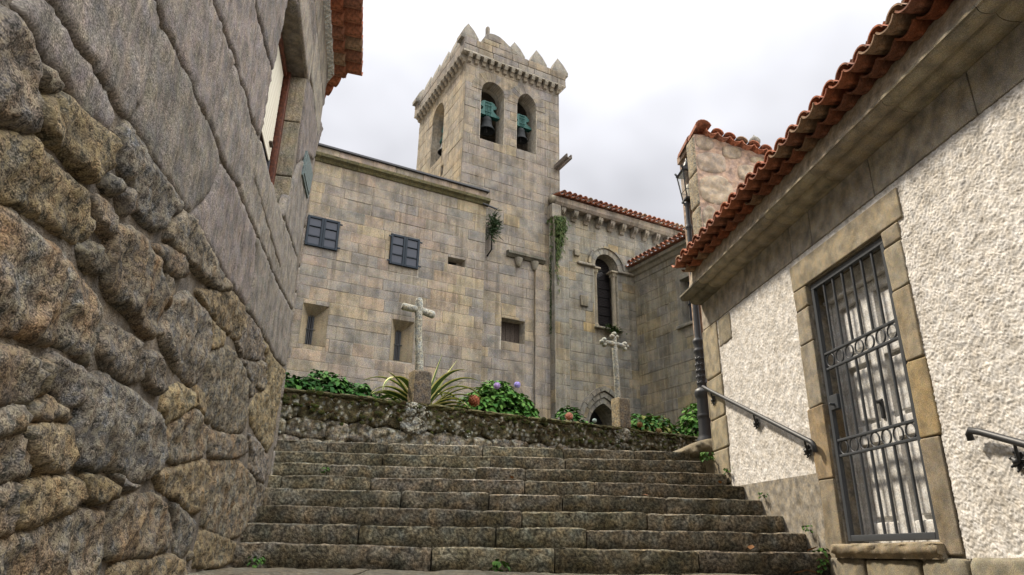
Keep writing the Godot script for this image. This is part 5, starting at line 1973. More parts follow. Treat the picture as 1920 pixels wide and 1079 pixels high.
func lamp_post() -> void:
	var bx := 3.885
	var bz := -9.45
	var t := thing("lamp_post", "black cast iron lamp post with lantern at the corner of the white house", "lamp post", FR, Vector3(bx, 1.2, bz))
	var c := Vector3(bx, 0, bz)
	var mb := MB.new()
	mb.lathe([[0.15, 1.22], [0.15, 1.46], [0.135, 1.50], [0.13, 1.56], [0.105, 1.6], [0.10, 1.84], [0.112, 1.85], [0.112, 1.88], [0.10, 1.9], [0.098, 2.12], [0.115, 2.14], [0.125, 2.2], [0.115, 2.24], [0.07, 2.27]], 20, c, Color.WHITE, 0.05)
	part("base", mb.mesh(), M.iron, t)
	mb = MB.new()
	mb.lathe([[0.07, 2.26], [0.066, 2.78], [0.085, 2.80], [0.085, 2.84], [0.06, 2.88], [0.085, 2.95], [0.085, 2.99], [0.05, 3.04], [0.044, 3.5], [0.036, 4.8], [0.055, 4.82], [0.055, 4.86], [0.034, 4.9], [0.03, 5.22], [0.05, 5.24], [0.05, 5.28], [0.0, 5.29]], 16, c, Color.WHITE)
	# raised diaper pattern on the lower shaft
	for k in 6:
		for j in 5:
			var an := TAU * (k + 0.5 * (j % 2)) / 6.0
			mb.cbox(Transform3D(Basis(Y, an) * Basis(X, PI / 4), c + Vector3(cos(an) * 0.067, 2.34 + 0.09 * j, -sin(an) * 0.067)), Vector3(0.018, 0.05, 0.05), 0.006)
	part("shaft", mb.mesh(), M.iron, t)
	# lantern: tapering, four glazed sides, roof with finial
	var lc := Vector3(3.945, 0, bz)
	var yb := 5.34
	var yt := 5.80
	var hb := 0.085
	var ht := 0.135
	var lan := part("lantern", MB.new_box(lc + Vector3(-hb - 0.02, yb - 0.03, -hb - 0.02), lc + Vector3(hb + 0.02, yb, hb + 0.02)), M.iron, t)
	var fr := MB.new()
	var cs := [Vector2(-1, -1), Vector2(1, -1), Vector2(1, 1), Vector2(-1, 1)]
	for k in 4:
		var p: Vector2 = cs[k]
		var q: Vector2 = cs[(k + 1) % 4]
		var pb := lc + Vector3(p.x * hb, yb, p.y * hb)
		var pt := lc + Vector3(p.x * ht, yt, p.y * ht)
		var qb := lc + Vector3(q.x * hb, yb, q.y * hb)
		var qt := lc + Vector3(q.x * ht, yt, q.y * ht)
		fr.tube([pb, pt], 0.011, 6)
		fr.tube([pt, qt], 0.014, 6)
		fr.tube([pb, qb], 0.012, 6)
		fr.tube([pb.lerp(pt, 0.3), qb.lerp(qt, 0.3)], 0.006, 6)
		fr.tube([pt + Vector3(0, 0.03, 0), pt + Vector3(p.x * 0.02, 0.08, p.y * 0.02)], 0.018, 6)
		fr.quad(pt + Vector3(p.x * 0.02, 0.01, p.y * 0.02), qt + Vector3(q.x * 0.02, 0.01, q.y * 0.02), lc + Vector3(q.x * 0.05, yt + 0.16, q.y * 0.05), lc + Vector3(p.x * 0.05, yt + 0.16, p.y * 0.05))
		var g := MB.new()
		g.quad(pb, qb, qt, pt)
		part("pane", g.mesh(), M.clear_glass, lan)
	fr.lathe([[0.07, yt + 0.15], [0.05, yt + 0.22], [0.02, yt + 0.25], [0.03, yt + 0.28], [0.0, yt + 0.33]], 10, lc)
	part("frame", fr.mesh(), M.iron, lan)
	var cr := MB.new()
	for s in [-1.0, 1.0]:
		var pts := []
		for k in 9:
			var f := k / 8.0
			pts.append(lc + Vector3(s * (0.02 + 0.10 * sin(f * PI * 0.8)), 5.20 + 0.14 * f, 0))
		cr.tube(pts, 0.010, 6)
	part("cradle", cr.mesh(), M.iron, t)
	var bu := MB.new()
	bu.lathe([[0.0, yb + 0.02], [0.03, yb + 0.05], [0.03, yb + 0.12], [0.05, yb + 0.2], [0.045, yb + 0.26], [0.0, yb + 0.3]], 12, lc)
	part("bulb", bu.mesh(), M.cream_plastic, lan)


func rail_bracket(t: Node3D, x: float, at: Vector3) -> void:
	# scrolled arm with a leafy rosette against the wall
	var mb := MB.new()
	var wall_x := 3.478
	var pts := []
	for k in 9:
		var f := k / 8.0
		pts.append(Vector3(lerpf(x, wall_x - 0.01, smoothstep(0.0, 1.0, f)), at.y - 0.02 - 0.11 * sin(f * PI * 0.62), at.z + 0.05 - 0.06 * f))
	mb.tube(pts, 0.010, 8)
	part("bracket", mb.mesh(), M.iron, t)
	mb = MB.new()
	var c := Vector3(wall_x - 0.012, at.y - 0.125, at.z - 0.01)
	for k in 7:
		var an := TAU * k / 7.0
		var d := Vector3(0, sin(an), cos(an))
		mb.cbox(Transform3D(Basis(X, -an), c + d * 0.035), Vector3(0.022, 0.026, 0.040), 0.010)
		mb.cbox(Transform3D(Basis(X, -an - 0.4), c + d * 0.055 + Vector3(-0.008, 0, 0)), Vector3(0.014, 0.018, 0.018), 0.007)
	mb.lathe([[0.0, -0.02], [0.02, -0.015], [0.024, 0.0], [0.02, 0.015], [0.0, 0.02]], 8, c + Vector3(-0.015, 0, 0))
	part("rosette", mb.mesh(), M.iron, t)


func handrails() -> void:
	var x := 3.415
	var t := thing("handrail", "round grey handrail sloping along the wall left of the barred door", "handrail", FR, Vector3(x, 1.0, -7))
	var mb := MB.new()
	var a := Vector3(x, 1.995, -8.26)
	var b := Vector3(x, 0.985, -5.95)
	mb.tube([a + Vector3(0.03, 0.01, -0.05), a + Vector3(0.0, 0.012, -0.02), a.lerp(b, 0.02), a.lerp(b, 0.5), b, b + Vector3(0.0, -0.02, 0.035), b + Vector3(0.005, -0.055, 0.05), b + Vector3(0.01, -0.10, 0.045)], 0.0225, 14)
	part("rail", mb.mesh(), M.iron, t)
	for f in [0.07, 0.53, 0.94]:
		rail_bracket(t, x, a.lerp(b, f))
	t = thing("handrail", "round grey handrail starting right of the barred door, cut by the photo's edge", "handrail", FR, Vector3(x, 0.4, -3))
	mb = MB.new()
	a = Vector3(x, 0.775, -4.03)
	b = Vector3(x, -0.36, -1.1)
	mb.tube([a + Vector3(0.02, -0.055, -0.055), a + Vector3(0.01, -0.02, -0.05), a + Vector3(0, 0.0, -0.02), a.lerp(b, 0.02), a.lerp(b, 0.5), b], 0.0225, 14)
	part("rail", mb.mesh(), M.iron, t)
	for f in [0.085, 0.5, 0.95]:
		rail_bracket(t, x, a.lerp(b, f))


func plaque() -> void:
	var t := thing("wall_plaque", "small greenish bronze plaque near the far corner of the rubble house", "plaque", FL, Vector3(LD + 0.05, 3.8, -7.0))
	var poly := PackedVector2Array([Vector2(6.72, 3.70), Vector2(7.40, 3.77), Vector2(7.52, 4.16), Vector2(7.1, 4.12), Vector2(6.80, 4.04)])
	var mb := MB.new()
	mb.prism(poly, Vector3(LD, 0, 0), -Z, Y, X, 0.022, 0.045)
	part("plate", mb.mesh(), M.plaque_bronze, t)
	mb = MB.new()
	var sh := Geometry2D.offset_polygon(poly, -0.04)
	mb.prism(sh[0], Vector3(LD, 0, 0), -Z, Y, X, 0.04, 0.054)
	part("raised_field", mb.mesh(), M.plaque_bronze, t)


# ------------------------------------------------------------------ garden wall, crosses, bells
func garden_wall() -> void:
	var t := thing("garden_wall", "low mossy rubble retaining wall across the head of the stairs", "wall", FC, Vector3(4, 1.2, -9.2))
	var o := Vector3(0, 0, -9.09)
	var jc := lin(0.13, 0.115, 0.085)
	var mb := MB.new()
	mb.box(Vector3(-3.0, 0.8, -9.55), Vector3(9.6, 1.90, -9.12), jc)
	var w := part("core", mb.mesh(), M.rubble_joint, t)
	coat = 0.9
	var u := -2.4
	var row_h := [[1.12, 1.33], [1.33, 1.56], [1.56, 1.90]]
	for r in 3:
		u = -2.4 + 0.17 * r
		while u < 9.4:
			var ln := rng.randf_range(0.26, 0.55)
			var y0: float = row_h[r][0] + rng.randf_range(-0.02, 0.02)
			var y1: float = row_h[r][1] + rng.randf_range(-0.02, 0.02)
			var p := PackedVector2Array()
			var c := Vector2(u + ln * 0.5, (y0 + y1) * 0.5)
			for q in 10:
				var an := TAU * q / 10.0
				var f := Vector2(cos(an), sin(an))
				f = f / maxf(absf(f.x), absf(f.y)) * 0.44 + f * 0.08
				p.append(c + Vector2(f.x * (ln + 0.03), f.y * (y1 - y0 + 0.04)) * rng.randf_range(0.9, 1.05))
			var col := vary(lin(0.24, 0.205, 0.17), 0.3)
			if r == 2:
				col = vary(lin(0.11, 0.095, 0.055), 0.3)
			rubble(w, M.garden_stone, o, X, Y, Z, p, 0.03, 0.018, 0.0, 0.5, col, 0.036)
			u += ln
	coat = 0.0
	mossy = 0.9
	# capping stones
	u = -2.5
	while u < 9.5:
		var ln := rng.randf_range(0.6, 1.0)
		part("capping", worn_bar(Vector3(u, 1.945 + rng.randf_range(-0.012, 0.008), -9.05 + rng.randf_range(-0.02, 0.02)), Vector3(u + ln - 0.004, 1.945 + rng.randf_range(-0.012, 0.008), -9.05 + rng.randf_range(-0.02, 0.02)), -Z, 0.5, 0.075, vary(lin(0.11, 0.10, 0.045), 0.25), 0.035, 0.02), M.garden_stone, t)
		u += ln
	mossy = 0.0
	# moss cushions hanging over the face
	var ms := MB.new()
	for k in 520:
		var x := rng.randf_range(-2.0, 9.3)
		var y := 1.93 - absf(rng.randfn(0.0, 0.17))
		if y < 1.3:
			continue
		var r := rng.randf_range(0.010, 0.030)
		var ctr := Vector3(x, y, -9.03 + rng.randf_range(-0.03, 0.015))
		var g := rng.randf()
		var col := lin(0.055, 0.055, 0.018).lerp(lin(0.085, 0.10, 0.022), g)
		if rng.randf() < 0.3:
			col = lin(0.07, 0.05, 0.022)
		var base := ms.v.size()
		var n := 7
		for j in 3:
			var a := PI * 0.5 * j / 3.0
			for q in n:
				var an := TAU * q / n
				ms.p(ctr + Vector3(cos(an) * r * 1.6 * cos(a), sin(an) * r * cos(a), sin(a) * r * 0.45) * rng.randf_range(0.65, 1.35), vary(col, 0.2))
		var ci := ms.p(ctr + Vector3(0, 0, r * 0.6), col)
		for j in 2:
			for q in n:
				var q2 := (q + 1) % n
				ms.q(base + j * n + q, base + j * n + q2, base + (j + 1) * n + q2, base + (j + 1) * n + q)
		for q in n:
			ms.tri(base + 2 * n + q, base + 2 * n + (q + 1) % n, ci)
	part("moss", ms.mesh(), M.moss, t, Transform3D(), "stuff")
	# whitened footing under the left cross
	coat = 0.9
	coat_rise = 0.0
	coat_col = Color(0.52, 0.51, 0.48)
	coat_col2 = Color(0.42, 0.41, 0.37)
	for k in [[3.24, 3.62, 1.50, 1.73], [3.27, 3.60, 1.72, 1.95], [6.9, 7.2, 1.72, 1.93]]:
		var p := PackedVector2Array()
		for q in 10:
			var an := TAU * q / 10.0
			p.append(Vector2((k[0] + k[1]) * 0.5 + cos(an) * (k[1] - k[0]) * 0.55, (k[2] + k[3]) * 0.5 + sin(an) * (k[3] - k[2]) * 0.56) + Vector2(rng.randf_range(-0.01, 0.01), rng.randf_range(-0.01, 0.01)))
		rubble(w, M.garden_stone, o, X, Y, Z, p, 0.03, 0.02, 0.03, 0.5, lin(0.11, 0.095, 0.07), 0.018)
	coat = 0.0
	# lichen crusts, pale
	var li := MB.new()
	for k in 230:
		var x := rng.randf_range(0.5, 8.8)
		var y := rng.randf_range(1.2, 1.85)
		var near := k < 70
		if near:
			x = rng.randfn(3.42, 0.10)
			y = rng.randf_range(1.55, 1.92)
		if k > 70 and k < 110:
			x = rng.randfn(6.98, 0.10)
			y = rng.randf_range(1.62, 1.9)
		var r := rng.randf_range(0.005, 0.016)
		var zc := -9.045 if not near else -8.958
		var ctr := Vector3(x, y, zc + 0.01)
		var base := li.v.size()
		var n := 8
		var col := vary(lin(0.50, 0.50, 0.46), 0.15)
		for q in n:
			var an := TAU * q / n
			li.p(ctr + Vector3(cos(an) * r, sin(an) * r, -0.012) * rng.randf_range(0.45, 1.5), col)
		var ci := li.p(ctr + Vector3(0, 0, 0.006), col)
		for q in n:
			li.tri(base + q, base + (q + 1) % n, ci)
	part("lichen", li.mesh(), M.garden_stone, t, Transform3D(), "stuff")


func crosses() -> void:
	# plain latin cross with thick arms
	var t := thing("stone_cross", "lichened plain stone cross on pedestal between agave leaves, left of two", "cross", FC, Vector3(3.49, 1.95, -9.25), "stone crosses on the garden wall")
	var col := lin(0.46, 0.45, 0.41)
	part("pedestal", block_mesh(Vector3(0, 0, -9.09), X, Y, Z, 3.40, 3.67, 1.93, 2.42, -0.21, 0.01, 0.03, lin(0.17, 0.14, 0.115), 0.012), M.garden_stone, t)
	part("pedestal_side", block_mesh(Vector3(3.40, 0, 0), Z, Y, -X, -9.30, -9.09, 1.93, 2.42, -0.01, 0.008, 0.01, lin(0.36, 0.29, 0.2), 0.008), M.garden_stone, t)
	var mb := MB.new()
	var lean := Basis(Z, 0.035)
	mb.tube([Vector3(3.51, 2.40, -9.2), Vector3(3.50, 2.6, -9.2), Vector3(3.462, 3.0, -9.22), Vector3(3.45, 3.32, -9.22), Vector3(3.445, 3.48, -9.22), Vector3(3.443, 3.545, -9.22)], [0.062, 0.060, 0.056, 0.058, 0.062, 0.045], 10, col)
	mb.tube([Vector3(3.185, 3.375, -9.22), Vector3(3.20, 3.372, -9.22), Vector3(3.40, 3.365, -9.22), Vector3(3.50, 3.355, -9.22), Vector3(3.68, 3.325, -9.22), Vector3(3.70, 3.322, -9.22)], [0.045, 0.056, 0.052, 0.052, 0.06, 0.045], 8, col)
	part("shaft_and_arms", mb.mesh(), M.garden_stone, t)
	# cross with budded ends
	t = thing("stone_cross", "slender lichened stone cross with knobbed ends in front of the pointed doorway, right of two", "cross", FC, Vector3(7.0, 1.95, -9.25), "stone crosses on the garden wall")
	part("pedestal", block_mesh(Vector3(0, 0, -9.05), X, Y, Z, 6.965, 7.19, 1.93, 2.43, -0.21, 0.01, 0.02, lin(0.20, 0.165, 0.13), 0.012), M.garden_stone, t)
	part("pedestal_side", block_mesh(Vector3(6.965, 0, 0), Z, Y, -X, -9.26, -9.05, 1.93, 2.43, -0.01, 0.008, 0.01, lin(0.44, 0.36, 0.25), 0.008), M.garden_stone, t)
	mb = MB.new()
	mb.tube([Vector3(7.02, 2.41, -9.15), Vector3(7.01, 2.8, -9.15), Vector3(7.0, 3.2, -9.16), Vector3(7.0, 3.30, -9.16)], [0.048, 0.046, 0.044, 0.05], 10, col)
	for seg in [[Vector3(7.0, 3.30, -9.16), Vector3(7.0, 3.50, -9.16)], [Vector3(7.0, 3.37, -9.16), Vector3(6.785, 3.37, -9.16)], [Vector3(7.0, 3.37, -9.16), Vector3(7.215, 3.36, -9.16)]]:
		var a: Vector3 = seg[0]
		var b: Vector3 = seg[1]
		mb.tube([a, a.lerp(b, 0.6), b], [0.05, 0.042, 0.045], 8, col)
		var d := (b - a).normalized()
		var s := Vector3(-d.y, d.x, 0)
		for off in [s * 0.045, -s * 0.045, d * 0.05]:
			mb.tube([b + off - Z * 0.045, b + off - Z * 0.02, b + off + Z * 0.02, b + off + Z * 0.045], [0.022, 0.04, 0.04, 0.022], 8, vary(col, 0.2))
	part("shaft_and_arms", mb.mesh(), M.garden_stone, t)


func bell(label: String, at: Vector3, turn: float, size: float) -> void:
	# at: middle of the bell's mouth
	var t := thing("bell", label, "bell", FC * Basis(Y, turn), Vector3.ZERO, "bells in the belfry arches")
	t.position = FC * at + Vector3(0, EYE, 0)
	var r := size * 0.5
	var mb := MB.new()
	mb.lathe([[r * 0.93, 0.0], [r, 0.0], [r * 0.98, 0.05 * size], [r * 0.78, 0.2 * size], [r * 0.64, 0.42 * size], [r * 0.58, 0.68 * size], [r * 0.54, 0.82 * size], [r * 0.40, 0.92 * size], [0.0, 0.96 * size]], 28, Vector3.ZERO)
	mb.lathe([[0.0, 0.80 * size], [r * 0.48, 0.78 * size], [r * 0.6, 0.4 * size], [r * 0.93, 0.0]], 28, Vector3.ZERO)
	mb.lathe([[r * 0.60, 0.60 * size], [r * 0.625, 0.61 * size], [r * 0.60, 0.625 * size]], 28, Vector3.ZERO)
	part("bell_body", mb.mesh(), M.bronze_bell, t)
	mb = MB.new()
	mb.tube([Vector3(0, 0.75 * size, 0), Vector3(0, 0.1 * size, 0), Vector3(0, 0.0, 0), Vector3(0, -0.09 * size, 0)], [0.015, 0.02, 0.055 * size, 0.03 * size], 8)
	part("clapper", mb.mesh(), M.iron, t)
	# verdigris headstock: broad scrolled counterweight narrowing over the bell, flaring at the foot
	var k := size / 0.66
	var half := PackedVector2Array([Vector2(0.50, 0.66), Vector2(0.50, 0.73), Vector2(0.36, 0.80), Vector2(0.24, 0.90), Vector2(0.22, 1.0), Vector2(0.30, 1.02), Vector2(0.36, 1.08), Vector2(0.36, 1.17), Vector2(0.30, 1.20), Vector2(0.28, 1.26), Vector2(0.16, 1.32), Vector2(0.05, 1.30)])
	var poly := PackedVector2Array()
	for p in half:
		poly.append(p * k)
	for i in half.size():
		var p := half[half.size() - 1 - i]
		poly.append(Vector2(-p.x, p.y) * k)
	mb = MB.new()
	mb.prism(poly, Vector3.ZERO, X, Y, Z, -0.11, 0.11)
	part("headstock", mb.mesh(), M.verdigris, t)
	mb = MB.new()
	for s in [-0.10, -0.035, 0.035, 0.10]:
		mb.cbox(Transform3D(Basis(), Vector3(s * k, 0.98 * k, 0.125)), Vector3(0.022 * k, 0.62 * k, 0.025), 0.004)
	for y in [0.82, 1.1, 1.24]:
		mb.cbox(Transform3D(Basis(), Vector3(0, y * k, 0.13)), Vector3(0.28 * k, 0.03, 0.03), 0.004)
	for s in [-0.05, 0.05]:
		mb.tube([Vector3(s * k, 0.60 * k, 0.09), Vector3(s * 2.2 * k, 0.68 * k, 0.12)], 0.014, 6)
	part("strap", mb.mesh(), M.verdigris, t)
	mb = MB.new()
	mb.tube([Vector3(-0.62 * k, 0.72 * k, 0), Vector3(0.62 * k, 0.72 * k, 0)], 0.03, 8)
	part("axle", mb.mesh(), M.iron, t)


func bells() -> void:
	bell("larger dark bell with green headstock in the left front belfry arch", Vector3(10.05, 15.36, -20.75), 0.0, 0.66)
	bell("smaller dark bell with green headstock in the right front belfry arch", Vector3(11.58, 15.43, -20.75), 0.0, 0.58)
	bell("dark bell hanging in the narrow arch of the tower's left side", Vector3(9.30, 15.30, -22.9), -PI / 2, 0.72)


# ------------------------------------------------------------------ plants
var leaf_sets := {}


func leaf_mesh(ln: float, w: float, col: Color, droop: float) -> ArrayMesh:
	var mb := MB.new()
	var st := [[0.0, 0.08], [0.25, 0.8], [0.5, 1.0], [0.78, 0.62], [1.0, 0.04]]
	for s in st:
		var f: float = s[0]
		var hw: float = s[1] * w * 0.5
		var y := -droop * f * f * ln
		mb.p(Vector3(-hw, y + hw * 0.35, f * ln), col)
		mb.p(Vector3(0, y, f * ln), Color(col.r * 1.15, col.g * 1.1, col.b * 1.1))
		mb.p(Vector3(hw, y + hw * 0.35, f * ln), col)
	for i in 4:
		for k in 2:
			mb.q(i * 3 + k, (i + 1) * 3 + k, (i + 1) * 3 + k + 1, i * 3 + k + 1)
	return mb.mesh()


func append_mesh(mb: MB, am: ArrayMesh, xf: Transform3D) -> void:
	var arr := am.surface_get_arrays(0)
	var vv: PackedVector3Array = arr[Mesh.ARRAY_VERTEX]
	var cc: PackedColorArray = arr[Mesh.ARRAY_COLOR]
	var ii: PackedInt32Array = arr[Mesh.ARRAY_INDEX]
	var b := mb.v.size()
	for i in vv.size():
		mb.p(xf * vv[i], cc[i])
	for i in ii:
		mb.ix.push_back(b + i)


func bush(t: Node3D, lumps: Array, dens_: float, ln: float, greens: Array, parts_most: int, view: Vector3) -> void:
	var dens := dens_ * 3.2
	# lumps: [centre, radii]; leaves on and under their surfaces
	var ms := []
	for g in greens:
		for k in 2:
			ms.append(leaf_mesh(ln * rng.randf_range(0.85, 1.15), ln * rng.randf_range(0.62, 0.78), g, rng.randf_range(0.15, 0.45)))
	var rest := MB.new()
	var made := 0
	for lp in lumps:
		var c: Vector3 = lp[0]
		var r: Vector3 = lp[1]
		var n := int(dens * (r.x * r.y + r.y * r.z + r.x * r.z) / (ln * ln))
		for i in n:
			var d := Vector3(rng.randfn(), rng.randfn(), rng.randfn()).normalized()
			if d.y < -0.35:
				d.y = -d.y
			var deep := rng.randf()
			var k := 1.0 - 0.35 * deep * deep + 0.12 * nz.get_noise_3d(d.x * 3.0 + c.x, d.y * 3.0, d.z * 3.0)
			var at := c + d * r * k
			var nrm := (d + Vector3(0, 0.9, 0) + Vector3(rng.randfn(), rng.randfn(), rng.randfn()) * 0.3).normalized()
			var tip := (d + Vector3(rng.randfn(), rng.randfn() * 0.4, rng.randfn()) * 0.7)
			tip = (tip - nrm * tip.dot(nrm)).normalized()
			var b := Basis(nrm.cross(tip), nrm, tip)
			var xf := Transform3D(b.scaled_local(Vector3.ONE * rng.randf_range(0.7, 1.2)), at)
			var m: ArrayMesh = ms[rng.randi_range(0, ms.size() - 1)]
			if made < parts_most and d.dot(view) > 0.05 and deep < 0.6:
				part("leaf", m, M.leaf, t, xf)
				made += 1
			else:
				append_mesh(rest, m, xf)
	if rest.v.size() > 0:
		part("foliage", rest.mesh(), M.leaf, t, Transform3D(), "stuff")
	var st := MB.new()
	for lp in lumps:
		var c: Vector3 = lp[0]
		var r: Vector3 = lp[1]
		for k in 5:
			var e := c + Vector3(rng.randf_range(-0.5, 0.5) * r.x, r.y * 0.55, rng.randf_range(-0.5, 0.5) * r.z)
			var s := Vector3(c.x + (e.x - c.x) * 0.3, c.y - r.y, c.z)
			st.tube([s, s.lerp(e, 0.5) + Vector3(0.02, 0, 0), e], [0.014, 0.01, 0.006], 5, lin(0.06, 0.05, 0.03))
	part("stems", st.mesh(), M.grey_wood, t)


func flower_head(t: Node3D, at: Vector3, r: float, c: Color) -> void:
	# ball of small four-petalled florets
	var mb := MB.new()
	for k in 70:
		var y := 1.0 - 2.0 * (k + 0.5) / 70.0
		var an := 2.399963 * k
		var d := Vector3(cos(an) * sqrt(1.0 - y * y), y, sin(an) * sqrt(1.0 - y * y))
		var s := d.cross(Vector3(0.3, 0.9, 0.2)).normalized()
		var u := d.cross(s)
		var f := r * 0.24
		var p := at + d * r * rng.randf_range(0.88, 1.04)
		var col := vary(c, 0.18)
		for q in 4:
			var e := s * cos(TAU * q / 4.0) + u * sin(TAU * q / 4.0)
			var g := s * cos(TAU * (q + 0.5) / 4.0) + u * sin(TAU * (q + 0.5) / 4.0)
			var g2 := s * cos(TAU * (q - 0.5) / 4.0) + u * sin(TAU * (q - 0.5) / 4.0)
			mb.quad(p - d * 0.003, p + g2 * f * 0.7, p + e * f * 1.1 + d * 0.002, p + g * f * 0.7, col)
	mb.lathe([[0.0, -r * 0.85], [r * 0.6, -r * 0.6], [r * 0.85, 0.0], [r * 0.6, r * 0.6], [0.0, r * 0.85]], 10, at, Color(c.r * 0.6, c.g * 0.6, c.b * 0.6))
	part("flower_head", mb.mesh(), M.flower, t)


func blade(t: Node3D, at: Vector3, dir: Vector3, ln: float, w: float, lift: float, curl: float) -> void:
	# one agave leaf: thick channelled blade, dark green with cream margins; lift = start angle, curl = total bend
	var mb := MB.new()
	var n := 14
	var side := dir.cross(Y).normalized()
	var pos := at
	var ang := lift
	var green := vary(lin(0.045, 0.075, 0.03), 0.2)
	var cream := vary(lin(0.50, 0.47, 0.20), 0.12)
	for i in n + 1:
		var f := float(i) / n
		var tan_ := dir * cos(ang) + Y * sin(ang)
		var nrm := side.cross(tan_) if true else Y
		if nrm.dot(Y) < 0.0 and i == 0:
			nrm = -nrm
		var hw := w * 0.5 * (0.65 + 0.35 * sin(minf(f * 2.6, 1.0) * PI * 0.5)) * pow(1.0 - f * f, 0.9) + 0.002
		for e in [-1.0, -0.72, -0.68, 0.0, 0.68, 0.72, 1.0]:
			var col := cream if absf(e) > 0.7 else green
			mb.p(pos + side * e * hw + nrm * (e * e * hw * 0.30), col)
		pos += tan_ * ln / n
		ang -= curl / n * (0.4 + 1.2 * f)
	for i in n:
		for k in 6:
			mb.q(i * 7 + k, (i + 1) * 7 + k, (i + 1) * 7 + k + 1, i * 7 + k + 1)
	part("leaf", mb.mesh(), M.leaf, t)


func plants() -> void:
	var dark := [lin(0.020, 0.062, 0.014), lin(0.030, 0.082, 0.018), lin(0.017, 0.048, 0.014), lin(0.042, 0.098, 0.020)]
	var fresh := [lin(0.040, 0.105, 0.020), lin(0.055, 0.125, 0.024), lin(0.030, 0.085, 0.018), lin(0.07, 0.14, 0.03)]
	var view := Vector3(-0.35, 0.1, 0.93)
	var t := thing("hydrangea", "dark green leafy hedge of hydrangea left of the agave, without flowers", "bush", FC, Vector3(2.2, 1.7, -9.9))
	bush(t, [[Vector3(1.1, 1.78, -9.85), Vector3(0.55, 0.42, 0.40)], [Vector3(1.75, 1.84, -9.8), Vector3(0.50, 0.44, 0.42)], [Vector3(2.30, 1.90, -9.8), Vector3(0.46, 0.48, 0.40)], [Vector3(2.75, 1.84, -9.8), Vector3(0.42, 0.43, 0.38)], [Vector3(3.12, 1.78, -9.8), Vector3(0.36, 0.36, 0.34)], [Vector3(0.3, 1.75, -9.9), Vector3(0.6, 0.4, 0.4)]], 4.0, 0.10, dark, 295, view)
	t = thing("hydrangea", "bright green hydrangea with two mauve flower heads and a rust coloured one", "bush", FC, Vector3(4.7, 1.7, -9.8))
	bush(t, [[Vector3(5.05, 2.0, -9.75), Vector3(0.46, 0.60, 0.42)], [Vector3(4.72, 1.90, -9.7), Vector3(0.42, 0.46, 0.34)], [Vector3(5.38, 1.92, -9.75), Vector3(0.42, 0.52, 0.38)], [Vector3(5.72, 1.80, -9.75), Vector3(0.26, 0.30, 0.28)], [Vector3(4.48, 1.82, -9.7), Vector3(0.20, 0.28, 0.22)]], 4.2, 0.092, fresh, 295, view)
	flower_head(t, Vector3(4.86, 2.42, -9.36), 0.052, lin(0.34, 0.24, 0.46))
	flower_head(t, Vector3(5.24, 2.49, -9.40), 0.052, lin(0.28, 0.24, 0.52))
	flower_head(t, Vector3(4.45, 2.13, -9.30), 0.088, lin(0.19, 0.065, 0.035))
	t = thing("hydrangea", "small dark hydrangea with one pinkish flower head left of the pointed doorway", "bush", FC, Vector3(6.1, 1.7, -9.7))
	bush(t, [[Vector3(6.34, 1.92, -9.62), Vector3(0.24, 0.38, 0.26)], [Vector3(6.62, 1.82, -9.6), Vector3(0.20, 0.27, 0.22)]], 3.0, 0.09, dark, 120, view)
	flower_head(t, Vector3(6.17, 2.08, -9.34), 0.062, lin(0.34, 0.14, 0.10))
	flower_head(t, Vector3(6.67, 2.06, -9.34), 0.036, lin(0.30, 0.36, 0.34))
	t = thing("hydrangea", "yellowing hydrangea right of the slender cross with faded brown heads", "bush", FC, Vector3(7.9, 1.7, -9.7))
	bush(t, [[Vector3(7.78, 1.95, -9.62), Vector3(0.36, 0.38, 0.28)], [Vector3(8.18, 1.94, -9.62), Vector3(0.40, 0.42, 0.28)], [Vector3(8.58, 1.84, -9.62), Vector3(0.34, 0.36, 0.26)]], 3.0, 0.095, [lin(0.030, 0.080, 0.018), lin(0.05, 0.11, 0.022), lin(0.022, 0.06, 0.018), lin(0.10, 0.11, 0.03)], 240, view)
	flower_head(t, Vector3(7.60, 2.08, -9.33), 0.05, lin(0.13, 0.07, 0.03))
	flower_head(t, Vector3(8.0, 2.0, -9.33), 0.06, lin(0.12, 0.075, 0.035))
	t = thing("hydrangea", "upright leafy hydrangea behind the base of the lamp post", "bush", FC, Vector3(9.1, 1.7, -9.7))
	bush(t, [[Vector3(9.18, 2.08, -9.62), Vector3(0.36, 0.60, 0.30)], [Vector3(9.6, 2.2, -9.7), Vector3(0.4, 0.58, 0.3)]], 3.0, 0.10, fresh, 200, view)
	# variegated agave
	t = thing("agave", "variegated agave with cream edged curling leaves behind the left cross", "plant", FC, Vector3(3.74, 1.75, -9.62))
	var c := Vector3(3.74, 1.86, -9.62)
	for k in 46:
		var an := TAU * k / 46.0 * 1.0 + rng.randf_range(-0.12, 0.12)
		var ring := k % 3
		var d := Vector3(cos(an), 0, sin(an))
		if d.z > 0.0 and absf(d.x + 0.15) < 0.62:
			continue
		var ln: float = [0.90, 1.05, 0.80][ring] * rng.randf_range(0.85, 1.15)
		blade(t, c + d * 0.05 + Vector3(0, 0.02 * ring, 0), d, ln, rng.randf_range(0.14, 0.20), [0.85, 1.15, 0.4][ring] + rng.randf_range(-0.15, 0.15), [1.9, 2.9, 1.0][ring] * rng.randf_range(0.6, 1.25))
	blade(t, c + Vector3(0.03, 0, 0.0), Vector3(0.95, 0, 0.0).normalized(), 1.08, 0.15, 1.12, 0.15)
	blade(t, c + Vector3(0.02, 0, 0.03), Vector3(0.8, 0, -0.1).normalized(), 1.05, 0.12, 1.32, 0.05)
	blade(t, c + Vector3(-0.12, 0, 0.0), Vector3(-0.95, 0, 0.1).normalized(), 0.80, 0.14, 1.25, 1.0)
	blade(t, c + Vector3(0.05, 0, 0.05), Vector3(1, 0, 0.35).normalized(), 0.85, 0.09, 0.95, 0.5)
